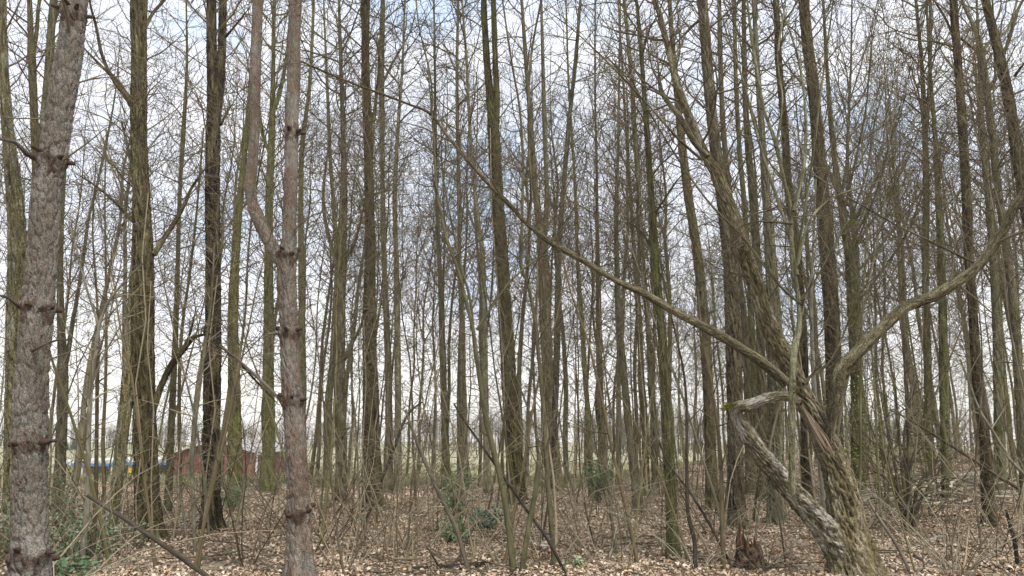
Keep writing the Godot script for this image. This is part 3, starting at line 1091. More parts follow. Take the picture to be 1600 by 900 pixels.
# ------------------------------------------------------------------ trees traced one by one
func traced_trees() -> void:
	var pine_grey := Color(0.26, 0.235, 0.20)
	var pine_brown := Color(0.185, 0.14, 0.11)
	tree("pine_tree", "scaly grey pine with dark knotted whorls, leaning above green honeysuckle", "tree", 6.4,
		[46, 905, 64, 46, 800, 57, 47, 700, 55, 49, 600, 53, 60, 480, 51, 66, 400, 49, 72, 300, 48, 82, 250, 47, 90, 200, 45, 106, 100, 43, 113, 50, 41, 117, 0, 40],
		{"bark": "pine", "tint": Color(0.245, 0.228, 0.20), "tint2": Color(0.165, 0.14, 0.115), "wide": 1.0, "n": 16, "from": 0.25, "reach": 1.3, "lift": 0.0, "whorls": [868, 690, 480, 250, 22], "more": 5.0, "limb_n": 5, "limb_reach": 0.5, "limb_tint": Color(0.11, 0.085, 0.06), "limb_bark": "smooth",
		"limbs": [[-0.5, 56, 248, 9, 40, 238, 8, 20, 224, 7, -10, 216, 6, -60, 205, 5], [-0.4, 40, 484, 9, 28, 476, 9, 10, 462, 7, -20, 458, 5], [-0.5, 30, 560, 6, 60, 540, 5, 85, 532, 4, 108, 530, 3]]})
	tree("pine_tree", "forked pine with reddish scaly bark and two stems above the crotch", "tree", 8.4,
		[471, 905, 46, 469, 860, 42, 467, 800, 39, 462, 700, 37, 457, 620, 35, 453, 560, 33, 451, 500, 32, 448, 440, 34, 449, 400, 33, 452, 375, 26, 452, 350, 24, 454, 300, 24, 456, 200, 23, 459, 120, 24, 459, 60, 22, 462, 0, 22],
		{"bark": "pine", "tint": pine_grey * 1.05, "tint2": pine_brown, "n": 18, "from": 0.3, "reach": 1.1, "lift": 0.0, "whorls": [800, 625, 520, 398, 205], "more": 4.0, "limb_n": 6, "limb_reach": 0.5,
		"limbs": [[0.3, 444, 412, 27, 430, 392, 26, 415, 366, 24, 402, 340, 22, 395, 318, 21, 392, 290, 20, 393, 260, 19, 397, 200, 18, 399, 115, 20, 403, 50, 18, 404, 0, 18], [-0.3, 440, 628, 6, 420, 605, 5, 395, 580, 5, 370, 560, 5, 345, 540, 4], [-0.2, 436, 522, 6, 428, 520, 6, 421, 520, 5]]})
	tree("hardwood_tree", "thick furrowed trunk with dark rising limbs, nearest beside the yellow sign", "tree", 11.4,
		[236, 858, 46, 231, 800, 43, 227, 700, 42, 225, 600, 38, 223, 500, 40, 223, 400, 38, 222, 340, 32, 220, 290, 29, 217, 200, 28, 217, 100, 27, 217, 0, 29],
		{"dark": true, "tint": Color(0.125, 0.103, 0.055), "tint2": Color(0.20, 0.175, 0.09), "n": 46, "from": 0.3, "reach": 1.5, "limb_reach": 0.8, "limb_tint": DARK,
		"limbs": [[-0.6, 205, 165, 10, 196, 150, 8, 182, 130, 7, 160, 90, 6, 148, 40, 5, 140, 0, 4], [0.5, 203, 158, 9, 185, 128, 7, 160, 105, 5, 130, 72, 4, 118, 58, 3], [0.6, 240, 398, 12, 258, 368, 10, 274, 345, 8, 288, 318, 7, 298, 292, 5, 322, 262, 4, 345, 240, 3], [-0.5, 212, 350, 8, 182, 318, 6, 150, 292, 5, 118, 270, 4], [0.4, 225, 46, 7, 240, 20, 6, 260, -6, 5], [-0.4, 240, 640, 12, 254, 598, 12, 268, 566, 11, 284, 550, 9, 300, 531, 8, 316, 523, 7, 332, 522, 5], [-0.5, 283, 550, 7, 297, 520, 6, 305, 484, 4]],
		"vines": [[-0.2, 215, 860, 3, 212, 780, 3, 222, 700, 3, 212, 600, 3, 228, 500, 3, 222, 400, 2.5, 232, 300, 2], [-0.2, 240, 870, 3, 236, 760, 3, 240, 640, 3, 230, 540, 2.5, 236, 440, 2]]})
	tree("hardwood_tree", "leaning furrowed trunk crossing behind the thick one at the sign", "tree", 11.0,
		[166, 885, 19, 172, 830, 19, 182, 760, 21, 189, 700, 22, 200, 600, 24, 206, 520, 22, 210, 440, 19, 214, 380, 15, 212, 320, 9, 206, 260, 6, 190, 190, 4],
		{"tint": Color(0.15, 0.12, 0.07), "n": 22, "reach": 1.0, "from": 0.3, "lean": 0.8})
	tree("hardwood_tree", "blackish furrowed trunk forking into two stems near the forked pine", "tree", 12.7,
		[330, 838, 40, 330, 790, 35, 330, 740, 33, 331, 650, 31, 333, 500, 29, 333, 400, 27, 332, 300, 26, 333, 220, 26, 333, 150, 21, 331, 80, 19, 330, 0, 18],
		{"dark": true, "tint": Color(0.055, 0.044, 0.03), "tint2": Color(0.16, 0.13, 0.07), "n": 46, "from": 0.28, "reach": 1.6,
		"limbs": [[0.15, 338, 190, 15, 344, 130, 16, 347, 70, 16, 349, 0, 15], [0.8, 340, 480, 6, 320, 520, 6, 350, 545, 6, 375, 570, 6, 400, 598, 5, 436, 633, 4], [-0.6, 352, 58, 6, 368, 40, 5, 392, 8, 4], [0.4, 345, 195, 6, 360, 168, 5, 364, 160, 3]],
		"vines": [[-0.2, 318, 838, 3, 322, 740, 3, 336, 640, 3, 326, 540, 2.5, 340, 430, 2]]})
	tree("hardwood_tree", "broad leaning trunk standing directly before the red barn wall", "tree", 0.0,
		[366, 790, 29, 367, 700, 26, 366, 600, 22, 364, 500, 19, 368, 400, 16, 376, 300, 12, 386, 200, 10, 394, 100, 9, 398, 0, 8], {"tint": OLIVE, "n": 50, "reach": 2.0})
	tree("hardwood_tree", "greenish trunk at the barn corner, forking high up", "tree", 0.0,
		[420, 772, 27, 420, 650, 22, 419, 600, 21, 420, 500, 18, 420, 400, 16, 421, 300, 14, 425, 200, 12, 427, 100, 8, 429, 0, 7],
		{"tint": GREEN, "n": 54, "reach": 2.4, "limbs": [[0.5, 426, 175, 9, 436, 152, 8, 446, 100, 6, 452, 40, 5, 455, 0, 4], [-0.5, 421, 240, 7, 408, 200, 6, 403, 130, 5, 410, 60, 4]]})
	tree("hardwood_tree", "narrow trunk showing just beside the forked pine's upper stem", "tree", 0.0,
		[474, 752, 15, 472, 600, 13, 471, 450, 12, 470, 300, 10, 473, 220, 9, 482, 150, 7, 487, 80, 6, 490, 0, 5], {"tint": OLIVE, "n": 50, "reach": 2.4})
	tree("hardwood_tree", "olive trunk with rising dark limb, broad partner of a thin stem", "tree", 0.0,
		[533, 788, 25, 533, 700, 21, 531, 600, 20, 532, 500, 18, 534, 400, 18, 537, 300, 14, 537, 250, 11, 535, 180, 8, 532, 80, 7, 530, 0, 5],
		{"tint": Color(0.145, 0.12, 0.07), "n": 58, "reach": 2.4, "limbs": [[0.6, 538, 560, 9, 552, 532, 8, 566, 505, 6, 575, 450, 5, 580, 390, 4], [-0.6, 534, 410, 8, 552, 385, 6, 565, 340, 5, 575, 280, 4], [0.5, 531, 430, 8, 515, 370, 7, 505, 310, 6, 512, 240, 5, 525, 170, 4]]})
	tree("hardwood_tree", "thin wavering stem standing just before its broad olive partner", "tree", 0.0,
		[512, 765, 17, 512, 650, 15, 520, 560, 12, 524, 480, 11, 526, 420, 9, 522, 330, 8, 516, 250, 7, 512, 150, 6, 508, 60, 4, 506, 0, 3], {"tint": BROWN, "n": 46, "reach": 2.0})
	tree("hardwood_tree", "stout deeply ridged trunk with dark upper half and skirt of brush", "tree", 0.0,
		[584, 795, 40, 582, 740, 36, 580, 700, 34, 579, 600, 29, 577, 500, 24, 578, 400, 20, 577, 300, 17, 575, 200, 17, 571, 100, 15, 572, 0, 15],
		{"dark": true, "tint": Color(0.085, 0.068, 0.038), "tint2": Color(0.15, 0.125, 0.065), "n": 46, "from": 0.4, "reach": 2.0, "limbs": [[0.3, 583, 190, 8, 588, 150, 6, 592, 100, 5, 588, 70, 4, 578, 50, 3]], "vines": [[-0.35, 570, 800, 3, 566, 700, 3, 572, 600, 2.5, 568, 500, 2]]})
	tree("hardwood_tree", "slim straight trunk close beside the stout ridged one", "tree", 0.0,
		[608, 775, 17, 608, 690, 14, 607, 600, 13, 604, 500, 12, 600, 400, 10, 598, 300, 9, 597, 200, 10, 596, 100, 11, 598, 0, 9],
		{"tint": BROWN, "n": 46, "reach": 2.2, "limbs": [[0.5, 598, 130, 6, 615, 95, 5, 640, 50, 4, 652, 8, 3]]})
	tree("hardwood_tree", "thin olive trunk next along from the slim straight one", "tree", 0.0,
		[622, 776, 16, 622, 650, 13, 621, 520, 12, 619, 400, 10, 617, 300, 9, 622, 200, 7, 629, 100, 5, 633, 0, 4], {"tint": OLIVE, "n": 50, "reach": 2.2})
	tree("hardwood_tree", "pale green trunk with narrow top in front of the open field", "tree", 0.0,
		[697, 764, 18, 695, 650, 14, 691, 560, 11, 688, 450, 9, 684, 350, 8, 681, 250, 7, 680, 150, 5, 679, 50, 4, 678, 0, 3], {"tint": GREEN, "tint2": PALE * 0.8, "n": 55, "reach": 2.4})
	tree("hardwood_tree", "straight brown trunk rising behind the taller evergreen shrub", "tree", 0.0,
		[725, 767, 19, 724, 650, 15, 723, 580, 12, 722, 500, 11, 718, 400, 8, 717, 300, 7, 715, 200, 7, 714, 100, 6, 716, 0, 5], {"tint": BROWN, "n": 55, "reach": 2.4})
	tree("hardwood_tree", "slender trunk leaning away from the double-stemmed ridged tree", "tree", 0.0,
		[762, 772, 15, 760, 680, 13, 758, 600, 12, 757, 500, 11, 754, 400, 10, 748, 350, 8, 740, 280, 7, 733, 180, 6, 728, 80, 5, 722, 0, 4], {"tint": BROWN, "n": 50, "reach": 2.2})
	tree("hardwood_tree", "stout ridged trunk splitting into two close upright stems, moss streaked", "tree", 0.0,
		[808, 788, 38, 806, 750, 34, 802, 690, 32, 797, 620, 29, 791, 520, 27, 785, 410, 23, 778, 320, 24, 774, 260, 24, 771, 200, 22, 766, 150, 15, 761, 100, 13, 756, 0, 11],
		{"dark": true, "tint": Color(0.09, 0.075, 0.04), "tint2": Color(0.14, 0.13, 0.05), "n": 44, "from": 0.4, "reach": 2.0, "limbs": [[-0.25, 774, 230, 13, 776, 160, 13, 775, 100, 12, 772, 50, 11, 770, 0, 10]], "vines": [[-0.35, 800, 790, 3, 790, 690, 3, 786, 560, 3, 776, 430, 2.5, 768, 330, 2.5, 766, 200, 2]]})
	tree("hardwood_tree", "grey-brown trunk dividing into two pale stems beside the blackened stem", "tree", 0.0,
		[870, 772, 27, 864, 700, 25, 857, 600, 22, 852, 500, 22, 848, 400, 21, 842, 340, 15, 837, 300, 11, 830, 200, 9, 822, 100, 8, 815, 0, 6],
		{"tint": Color(0.17, 0.14, 0.09), "n": 50, "reach": 2.4, "limbs": [[0.4, 850, 370, 12, 854, 320, 10, 853, 250, 9, 850, 180, 8, 848, 100, 7, 845, 0, 5], [-0.5, 838, 310, 7, 826, 270, 6, 808, 250, 4, 795, 230, 3]]})
	tree("hardwood_tree", "blackened dead stem standing close before the grey-brown trunk", "tree", 0.0,
		[863, 788, 10, 865, 690, 10, 868, 620, 12, 871, 500, 13, 873, 400, 11, 878, 320, 9, 885, 240, 9, 890, 180, 8, 899, 100, 8, 905, 20, 6, 907, 0, 5], {"tint": Color(0.035, 0.027, 0.02), "tint2": Color(0.06, 0.048, 0.035), "n": 26, "from": 0.4, "reach": 1.4})
	tree("hardwood_tree", "thin yellow-green trunk rising over the small evergreen shrub", "tree", 0.0,
		[925, 782, 12, 919, 650, 10, 915, 600, 10, 909, 500, 9, 902, 400, 7, 899, 300, 6, 894, 220, 5, 888, 120, 4, 884, 0, 3], {"tint": Color(0.19, 0.18, 0.075), "n": 46, "reach": 2.0})
	tree("hardwood_tree", "brown trunk standing behind the small evergreen shrub", "tree", 0.0,
		[942, 762, 17, 939, 650, 14, 936, 540, 12, 935, 450, 10, 933, 350, 7, 932, 250, 5, 930, 150, 4, 930, 0, 3], {"tint": BROWN, "n": 50, "reach": 2.4})
	tree("hardwood_tree", "trunk sloping down to a pale foot among small fallen sticks", "tree", 0.0,
		[998, 802, 17, 985, 690, 15, 976, 600, 14, 968, 500, 12, 964, 420, 10, 964, 330, 7, 966, 200, 5, 968, 80, 4, 969, 0, 3], {"tint": Color(0.18, 0.15, 0.095), "n": 46, "reach": 1.8})
	tree("hardwood_tree", "middle one of three thin brown trunks beyond the slender mossy tree", "tree", 0.0,
		[1010, 772, 13, 1007, 650, 13, 1003, 600, 12, 1000, 520, 11, 996, 450, 9, 990, 380, 7, 985, 300, 6, 978, 200, 5, 972, 100, 4, 966, 0, 3], {"tint": BROWN, "n": 46, "reach": 2.2})
	tree("hardwood_tree", "tall brown trunk just behind the slender mossy tree", "tree", 0.0,
		[1024, 775, 14, 1021, 650, 13, 1017, 600, 12, 1012, 500, 10, 1004, 400, 9, 998, 300, 9, 991, 200, 8, 985, 100, 8, 975, 0, 6], {"tint": OLIVE, "n": 46, "reach": 2.2})
	tree("hardwood_tree", "slender mossy tree with clean pole trunk on open leaf litter", "tree", 0.0,
		[1052, 877, 26, 1050, 830, 22, 1048, 760, 21, 1043, 680, 20, 1040, 620, 18, 1032, 500, 15, 1024, 400, 14, 1017, 300, 13, 1012, 220, 11, 1006, 140, 9, 1000, 60, 8, 994, 0, 6],
		{"bark": "furrow", "tint": Color(0.155, 0.13, 0.075), "tint2": Color(0.135, 0.14, 0.05), "n": 40, "from": 0.3, "reach": 1.4, "limbs": [[0.6, 1020, 390, 5, 1005, 365, 4, 985, 350, 3, 955, 345, 2], [-0.5, 1020, 340, 5, 1045, 300, 4, 1070, 270, 3, 1110, 255, 2]]})
	tree("hardwood_tree", "dark ridged trunk passing behind the twisted tree's leaning stem", "tree", 0.0,
		[1153, 830, 33, 1150, 760, 30, 1149, 700, 29, 1148, 620, 30, 1146, 500, 30, 1140, 400, 27, 1128, 300, 23, 1118, 230, 21, 1112, 180, 20, 1105, 100, 20, 1097, 0, 19],
		{"dark": true, "tint": Color(0.14, 0.115, 0.07), "tint2": Color(0.20, 0.175, 0.115), "n": 46, "from": 0.3, "reach": 1.8, "limbs": [[0.6, 1095, 30, 7, 1080, 45, 5, 1060, 62, 4, 1030, 90, 3]]})
	tree("hardwood_tree", "smooth pale greenish trunk beyond the bent low stem", "tree", 0.0,
		[1212, 824, 33, 1212, 760, 31, 1212, 700, 30, 1212, 600, 28, 1210, 500, 26, 1204, 400, 21, 1197, 300, 16, 1190, 200, 12, 1183, 100, 10, 1178, 0, 8], {"tint": Color(0.17, 0.15, 0.09), "tint2": Color(0.21, 0.19, 0.12), "n": 46, "reach": 1.8})
	tree("hardwood_tree", "curving brown trunk before the dark ridged one", "tree", 0.0,
		[1112, 802, 25, 1110, 700, 22, 1106, 600, 20, 1100, 500, 20, 1090, 400, 18, 1076, 310, 17, 1066, 230, 15, 1058, 150, 12, 1050, 60, 9, 1046, 0, 8], {"tint": Color(0.17, 0.135, 0.085), "n": 46, "reach": 1.8})
	tree("hardwood_tree", "narrow trunk leaning along behind the dark ridged one", "tree", 0.0,
		[1172, 772, 19, 1170, 680, 16, 1168, 600, 15, 1162, 500, 14, 1150, 400, 12, 1140, 300, 10, 1130, 200, 10, 1126, 100, 9, 1124, 0, 8], {"tint": BROWN, "n": 50, "reach": 2.2})
	tree("hardwood_tree", "thin trunk seen between the leaning stem and the pale greenish trunk", "tree", 0.0,
		[1180, 764, 17, 1178, 600, 13, 1172, 450, 11, 1163, 320, 10, 1156, 240, 9, 1150, 130, 8, 1147, 0, 7], {"tint": OLIVE, "n": 50, "reach": 2.2})
	tree("hardwood_tree", "brown trunk with swollen middle beside the pale greenish trunk", "tree", 0.0,
		[1192, 782, 21, 1190, 600, 17, 1185, 450, 14, 1178, 330, 15, 1170, 240, 13, 1164, 140, 10, 1162, 0, 8], {"tint": BROWN, "n": 46, "reach": 2.0})
	tree("hardwood_tree", "dark trunk rising right behind the twisted tree's upright shoot", "tree", 0.0,
		[1262, 792, 21, 1258, 650, 18, 1254, 520, 16, 1246, 400, 14, 1232, 300, 14, 1226, 200, 14, 1217, 100, 13, 1212, 0, 11], {"dark": true, "tint": Color(0.085, 0.068, 0.038), "tint2": Color(0.15, 0.125, 0.065), "n": 46, "reach": 1.8})
	tree("hardwood_tree", "thick ridged trunk framed between the shoot and the sweeping limb", "tree", 0.0,
		[1307, 795, 34, 1305, 700, 30, 1304, 650, 29, 1302, 550, 28, 1297, 450, 28, 1289, 350, 27, 1280, 250, 23, 1272, 150, 20, 1262, 70, 20, 1256, 0, 19],
		{"dark": true, "tint": Color(0.10, 0.08, 0.045), "tint2": Color(0.17, 0.14, 0.085), "n": 46, "from": 0.35, "reach": 2.0})
	var fan := []
	rng.seed = 15
	for i in 9:
		var x0 := 1316.0 + i * 2.8
		var y0 := 300.0 + i * 20.0 + rng.randf_range(-30, 30)
		var tx := 1320.0 + i * 25.0 + rng.randf_range(-40, 40)
		var ty := 10.0 + i * 21.0 + rng.randf_range(-50, 60)
		var bow := rng.randf_range(4, 26)
		fan.push_back([rng.randf_range(-2.6, 2.0), x0, y0, 5, lerpf(x0, tx, 0.25) + bow, lerpf(y0, ty, 0.25) - 6, 4, lerpf(x0, tx, 0.5) + bow + rng.randf_range(-8, 8), lerpf(y0, ty, 0.5), 3, lerpf(x0, tx, 0.75) + bow * 0.5 + rng.randf_range(-8, 8), lerpf(y0, ty, 0.75), 2, tx, ty, 1.2])
	tree("hardwood_tree", "mossy trunk with a broad fan of ascending branches", "tree", 0.0,
		[1342, 785, 25, 1340, 700, 23, 1338, 600, 22, 1332, 450, 21, 1324, 380, 16, 1311, 300, 12, 1301, 220, 10, 1293, 120, 7, 1286, 0, 5],
		{"tint": Color(0.14, 0.135, 0.055), "tint2": Color(0.12, 0.125, 0.035), "n": 24, "reach": 1.6, "limbs": fan, "limb_n": 6, "limb_reach": 1.3, "limb_tint": Color(0.2, 0.165, 0.11), "twig": Color(0.19, 0.155, 0.11)})
	tree("hardwood_tree", "brown trunk with two high stems inside the thicket", "tree", 0.0,
		[1455, 782, 17, 1451, 650, 15, 1449, 550, 14, 1446, 450, 12, 1447, 300, 12, 1445, 200, 10, 1440, 100, 7, 1431, 0, 5],
		{"tint": OLIVE, "n": 56, "reach": 2.2, "limbs": [[0.3, 1447, 200, 8, 1451, 150, 7, 1453, 80, 6, 1453, 0, 5], [-0.5, 1443, 182, 4, 1430, 172, 3, 1405, 150, 2.5, 1370, 130, 2]]})
	tree("hardwood_tree", "ivy-tinged trunk beside the two-stemmed one in the thicket", "tree", 0.0,
		[1480, 784, 19, 1476, 650, 17, 1472, 450, 15, 1467, 320, 12, 1460, 200, 8, 1452, 90, 5, 1448, 0, 4], {"tint": GREEN, "tint2": MOSS, "n": 52, "reach": 2.0})
	tree("hardwood_tree", "straight dark trunk with a flat-sided foot beside the brush pile", "tree", 0.0,
		[1547, 824, 25, 1543, 760, 22, 1538, 680, 19, 1527, 600, 16, 1521, 500, 16, 1514, 400, 17, 1510, 300, 17, 1504, 200, 16, 1497, 100, 14, 1490, 0, 14],
		{"dark": true, "tint": Color(0.085, 0.068, 0.038), "tint2": Color(0.15, 0.125, 0.065), "n": 46, "from": 0.3, "reach": 1.6, "limbs": [[0.4, 1488, 55, 5, 1478, 30, 4, 1460, 0, 3.5], [-0.5, 1488, 72, 5, 1462, 66, 4, 1425, 60, 3, 1390, 45, 2], [0.5, 1502, 60, 5, 1520, 76, 5, 1528, 79, 4]]})
	tree("hardwood_tree", "dark trunk leaning outward above the end of the sweeping limb", "tree", 14.0,
		[1650, 600, 22, 1622, 420, 22, 1599, 300, 21, 1588, 230, 20, 1575, 150, 19, 1560, 80, 17, 1540, 0, 14], {"dark": true, "tint": Color(0.085, 0.068, 0.038), "tint2": Color(0.15, 0.125, 0.065), "n": 36, "from": 0.4, "reach": 1.6,
		"limbs": [[0.5, 1562, 100, 7, 1575, 65, 6, 1590, 20, 5, 1596, 0, 4], [-0.4, 1585, 120, 6, 1600, 100, 5, 1630, 80, 4]]})
	tree("hardwood_tree", "greenish trunk with a Y crotch and snapped top stub", "tree", 0.0,
		[1604, 792, 20, 1598, 690, 17, 1592, 600, 16, 1586, 500, 17, 1574, 400, 15, 1560, 300, 13, 1549, 200, 13, 1536, 105, 13, 1531, 76, 13, 1530, 57, 9],
		{"tint": Color(0.15, 0.13, 0.065), "n": 30, "from": 0.35, "reach": 1.6, "limbs": [[0.4, 1531, 84, 9, 1524, 52, 8, 1512, 20, 7, 1503, 0, 6], [0.6, 1536, 80, 7, 1550, 62, 6, 1575, 45, 5, 1588, 0, 4], [-0.4, 1548, 135, 6, 1556, 125, 5, 1552, 60, 4, 1550, 0, 3]]})
	tree("hardwood_tree", "pale trunk behind the Y-crotched tree", "tree", 0.0,
		[1563, 772, 21, 1560, 600, 17, 1557, 500, 15, 1548, 350, 12, 1538, 250, 10, 1530, 100, 6, 1526, 0, 4], {"tint": GREY, "n": 50, "reach": 2.2})
	tree("hardwood_tree", "grey-green trunk with a stub, half hidden behind the leaning pine", "tree", 10.2,
		[22, 880, 35, 22, 700, 32, 24, 560, 32, 26, 450, 32, 26, 350, 30, 20, 280, 26, 12, 200, 20, 6, 100, 16, 4, 0, 14],
		{"tint": Color(0.17, 0.15, 0.085), "tint2": Color(0.24, 0.22, 0.15), "n": 30, "from": 0.35, "reach": 1.2, "limbs": [[-0.2, 15, 320, 8, 14, 280, 6, 14, 245, 4]]})
	tree("hardwood_tree", "slim brown trunk visible above the pine's second whorl", "tree", 14.0,
		[60, 850, 20, 60, 600, 17, 59, 400, 15, 57, 300, 14, 54, 200, 14, 50, 100, 14, 48, 50, 10, 46, 0, 9], {"tint": BROWN, "n": 40, "from": 0.35, "reach": 1.6, "limbs": [[0.3, 51, 90, 8, 58, 50, 7, 62, 0, 6]]})
	tree("hardwood_tree", "olive trunk pressed close behind the leaning pine's top", "tree", 13.0,
		[46, 850, 22, 52, 600, 18, 58, 400, 16, 62, 300, 15, 70, 180, 15, 77, 100, 15, 84, 0, 13], {"tint": OLIVE, "n": 36, "from": 0.4, "reach": 1.4, "limbs": [[0.3, 84, 40, 6, 90, 20, 6, 96, 0, 5]]})
	tree("hardwood_tree", "forking trunk rising out of the honeysuckle beside the pine", "tree", 13.6,
		[88, 826, 24, 92, 760, 20, 95, 700, 19, 98, 620, 19, 98, 560, 17, 95, 500, 13, 94, 400, 11, 97, 320, 9, 101, 250, 8, 104, 170, 6, 106, 80, 5, 108, 0, 4],
		{"tint": Color(0.145, 0.12, 0.075), "n": 34, "reach": 1.4, "limbs": [[0.7, 100, 580, 11, 107, 545, 9, 114, 508, 8, 123, 450, 7, 131, 390, 6, 140, 340, 5, 150, 300, 5, 163, 235, 5, 180, 150, 4, 188, 60, 3]]})
	tree("hardwood_tree", "slim trunk standing free before the barn's gable end", "tree", 0.0,
		[262, 802, 15, 265, 740, 14, 267, 680, 13, 270, 620, 12, 275, 500, 10, 278, 400, 8, 281, 300, 7, 287, 200, 8, 292, 100, 5, 291, 0, 3], {"tint": OLIVE, "n": 46, "reach": 1.6})
	tree("hardwood_tree", "very thin dark trunk next to the barn gable", "tree", 0.0,
		[282, 785, 8, 281, 700, 8, 280, 620, 7, 284, 520, 6, 300, 400, 5, 310, 300, 4, 318, 200, 3], {"tint": DARK, "n": 30, "reach": 1.4})

# ------------------------------------------------------------------ stems, poles, dead wood
func traced_stems() -> void:
	stick("sapling", "pale smooth sapling forking low, beside the sawn pole", "sapling", 9.3, [128, 880, 9, 137, 780, 9, 138, 700, 8, 142, 610, 7, 150, 545, 6, 155, 510, 6, 166, 478, 5, 190, 445, 4, 225, 410, 3], PALE * 0.8, {"n": 16, "reach": 0.9, "twig": TWIGP, "limbs": [[0.3, 153, 512, 5, 150, 495, 5, 138, 460, 4, 122, 400, 3, 110, 340, 2.5], [0.4, 143, 600, 4, 160, 560, 4, 185, 515, 3, 215, 470, 2]]})
	stick("sapling", "dark straight sapling touching the sawn pole's upper end", "sapling", 9.8, [146, 850, 9, 150, 760, 8, 151, 680, 7, 152, 600, 7, 154, 530, 5, 150, 440, 4, 145, 360, 3, 150, 250, 2], DARK, {"n": 20, "reach": 0.9})
	stick("sapling", "thin dark sapling nearest the leaning furrowed trunk", "sapling", 10.6, [160, 858, 7, 163, 780, 7, 161, 690, 7, 165, 600, 6, 166, 500, 5, 165, 400, 4, 164, 300, 3, 166, 200, 2], BROWN, {"n": 22, "reach": 1.0})
	stick("sapling", "grey sapling arching in front of the barn wall", "sapling", 10.5, [306, 872, 8, 302, 780, 8, 300, 720, 7, 308, 640, 6, 318, 560, 5, 330, 470, 4, 335, 380, 3], GREY, {"n": 22, "reach": 1.1, "twig": TWIGP})
	stick("sapling", "bent pale sapling curving over before the red gable", "sapling", 11.5, [294, 850, 5, 286, 800, 5, 277, 750, 4, 276, 735, 4, 285, 726, 4, 300, 720, 3, 330, 700, 2.5], PALE, {"n": 10, "reach": 0.6, "twig": TWIGP})
	stick("leaning_pole", "sawn grey pole slanting up from the foreground litter", "pole", 6.6, [334, 918, 9, 300, 884, 8.5, 250, 848, 8, 200, 814, 8, 165, 792, 7.5, 137, 774, 7], Color(0.085, 0.07, 0.05), {"sides": 14})
	stick("leaning_pole", "thin blackish dead stem slanting across the green sapling pair", "pole", 8.9, [893, 900, 6, 860, 850, 5.5, 820, 793, 5, 775, 728, 4.5, 745, 685, 4, 722, 652, 3.5, 709, 630, 3], Color(0.06, 0.05, 0.042), {"n": 3, "reach": 0.3})
	stick("sapling", "green sapling stub with a freshly snapped top", "sapling", 8.8, [812, 898, 10, 825, 830, 9.5, 836, 770, 9, 843, 706, 8], Color(0.13, 0.12, 0.065), {"n": 2, "reach": 0.5})
	stick("sapling", "tall leaning green sapling with a fork above midway", "sapling", 8.9, [804, 902, 13, 797, 840, 12, 785, 760, 11, 770, 700, 10, 757, 640, 9, 745, 560, 8, 738, 510, 7, 728, 470, 7, 715, 420, 6, 700, 380, 6, 688, 330, 5, 682, 290, 4.5, 679, 240, 4, 675, 180, 3, 668, 100, 2], Color(0.13, 0.12, 0.065), {"n": 22, "reach": 1.0, "limbs": [[0.4, 745, 515, 5, 775, 470, 4, 805, 432, 4, 850, 395, 3, 880, 360, 2], [0.6, 740, 520, 5, 735, 470, 5, 722, 420, 4, 706, 350, 3.5, 690, 250, 3, 694, 150, 2]]})
	stick("sapling", "tall dark sapling kinked halfway, crossing the long sweeping limb", "sapling", 9.3, [868, 893, 10, 862, 830, 9, 855, 740, 8.5, 850, 650, 8, 842, 560, 7, 836, 500, 7, 824, 440, 6, 814, 415, 6, 816, 330, 5, 817, 250, 5, 812, 170, 4, 800, 100, 3.5, 785, 0, 3], Color(0.13, 0.115, 0.065), {"n": 26, "reach": 1.1})
	stick("sapling", "grey leaning stem tilting over the dark rotten root", "sapling", 8.7, [738, 902, 9, 716, 835, 8, 690, 780, 7, 672, 740, 6.5, 655, 700, 6, 642, 665, 5, 634, 640, 4], Color(0.14, 0.12, 0.085), {"n": 7, "reach": 0.8, "twig": TWIGP})
	stick("leaning_pole", "dark dead limb propped against the stout ridged trunk's brush", "pole", 12.5, [560, 838, 7, 590, 765, 7, 612, 710, 6, 636, 650, 5, 660, 628, 3], Color(0.075, 0.06, 0.045), {"n": 8, "reach": 0.6})
	stick("sapling", "dark wavy sapling beside the slender mossy tree", "sapling", 9.0, [1083, 905, 9, 1086, 850, 8, 1075, 800, 7, 1073, 720, 6, 1073, 640, 5, 1068, 580, 4, 1055, 520, 3, 1046, 480, 2.5], Color(0.07, 0.058, 0.042), {"n": 12, "reach": 0.7})
	stick("sapling", "brown sapling standing beside the rotten stump", "sapling", 9.0, [1131, 905, 9, 1128, 800, 8, 1125, 700, 6, 1112, 600, 5, 1098, 530, 4, 1090, 450, 3], BROWN, {"n": 16, "reach": 0.9})
	stick("leaning_pole", "thin dead stick leaning between the two dark saplings", "pole", 9.3, [1155, 905, 6, 1120, 840, 5, 1085, 780, 5, 1045, 725, 4, 1030, 690, 3], Color(0.09, 0.072, 0.055), {"n": 5, "reach": 0.4})
	stick("sapling", "pale straight sapling just behind the peeled low stem", "sapling", 11.0, [1292, 872, 14, 1289, 800, 13, 1284, 740, 12, 1278, 690, 11, 1272, 600, 9, 1268, 500, 7, 1270, 400, 5, 1275, 280, 3], PALE * 0.85, {"n": 18, "reach": 1.0})
	stick("leaning_pole", "short black stake standing askew in the leaf litter", "pole", 0.0, [1590, 888, 7, 1586, 850, 7, 1578, 820, 6, 1572, 797, 4], Color(0.05, 0.042, 0.034), {})
	stick("leaning_pole", "slim grey pole slanting past the twisted tree's foot", "pole", 9.0, [1432, 905, 6, 1400, 850, 6, 1370, 805, 5, 1356, 780, 4], Color(0.22, 0.19, 0.15), {"n": 2, "reach": 0.3})
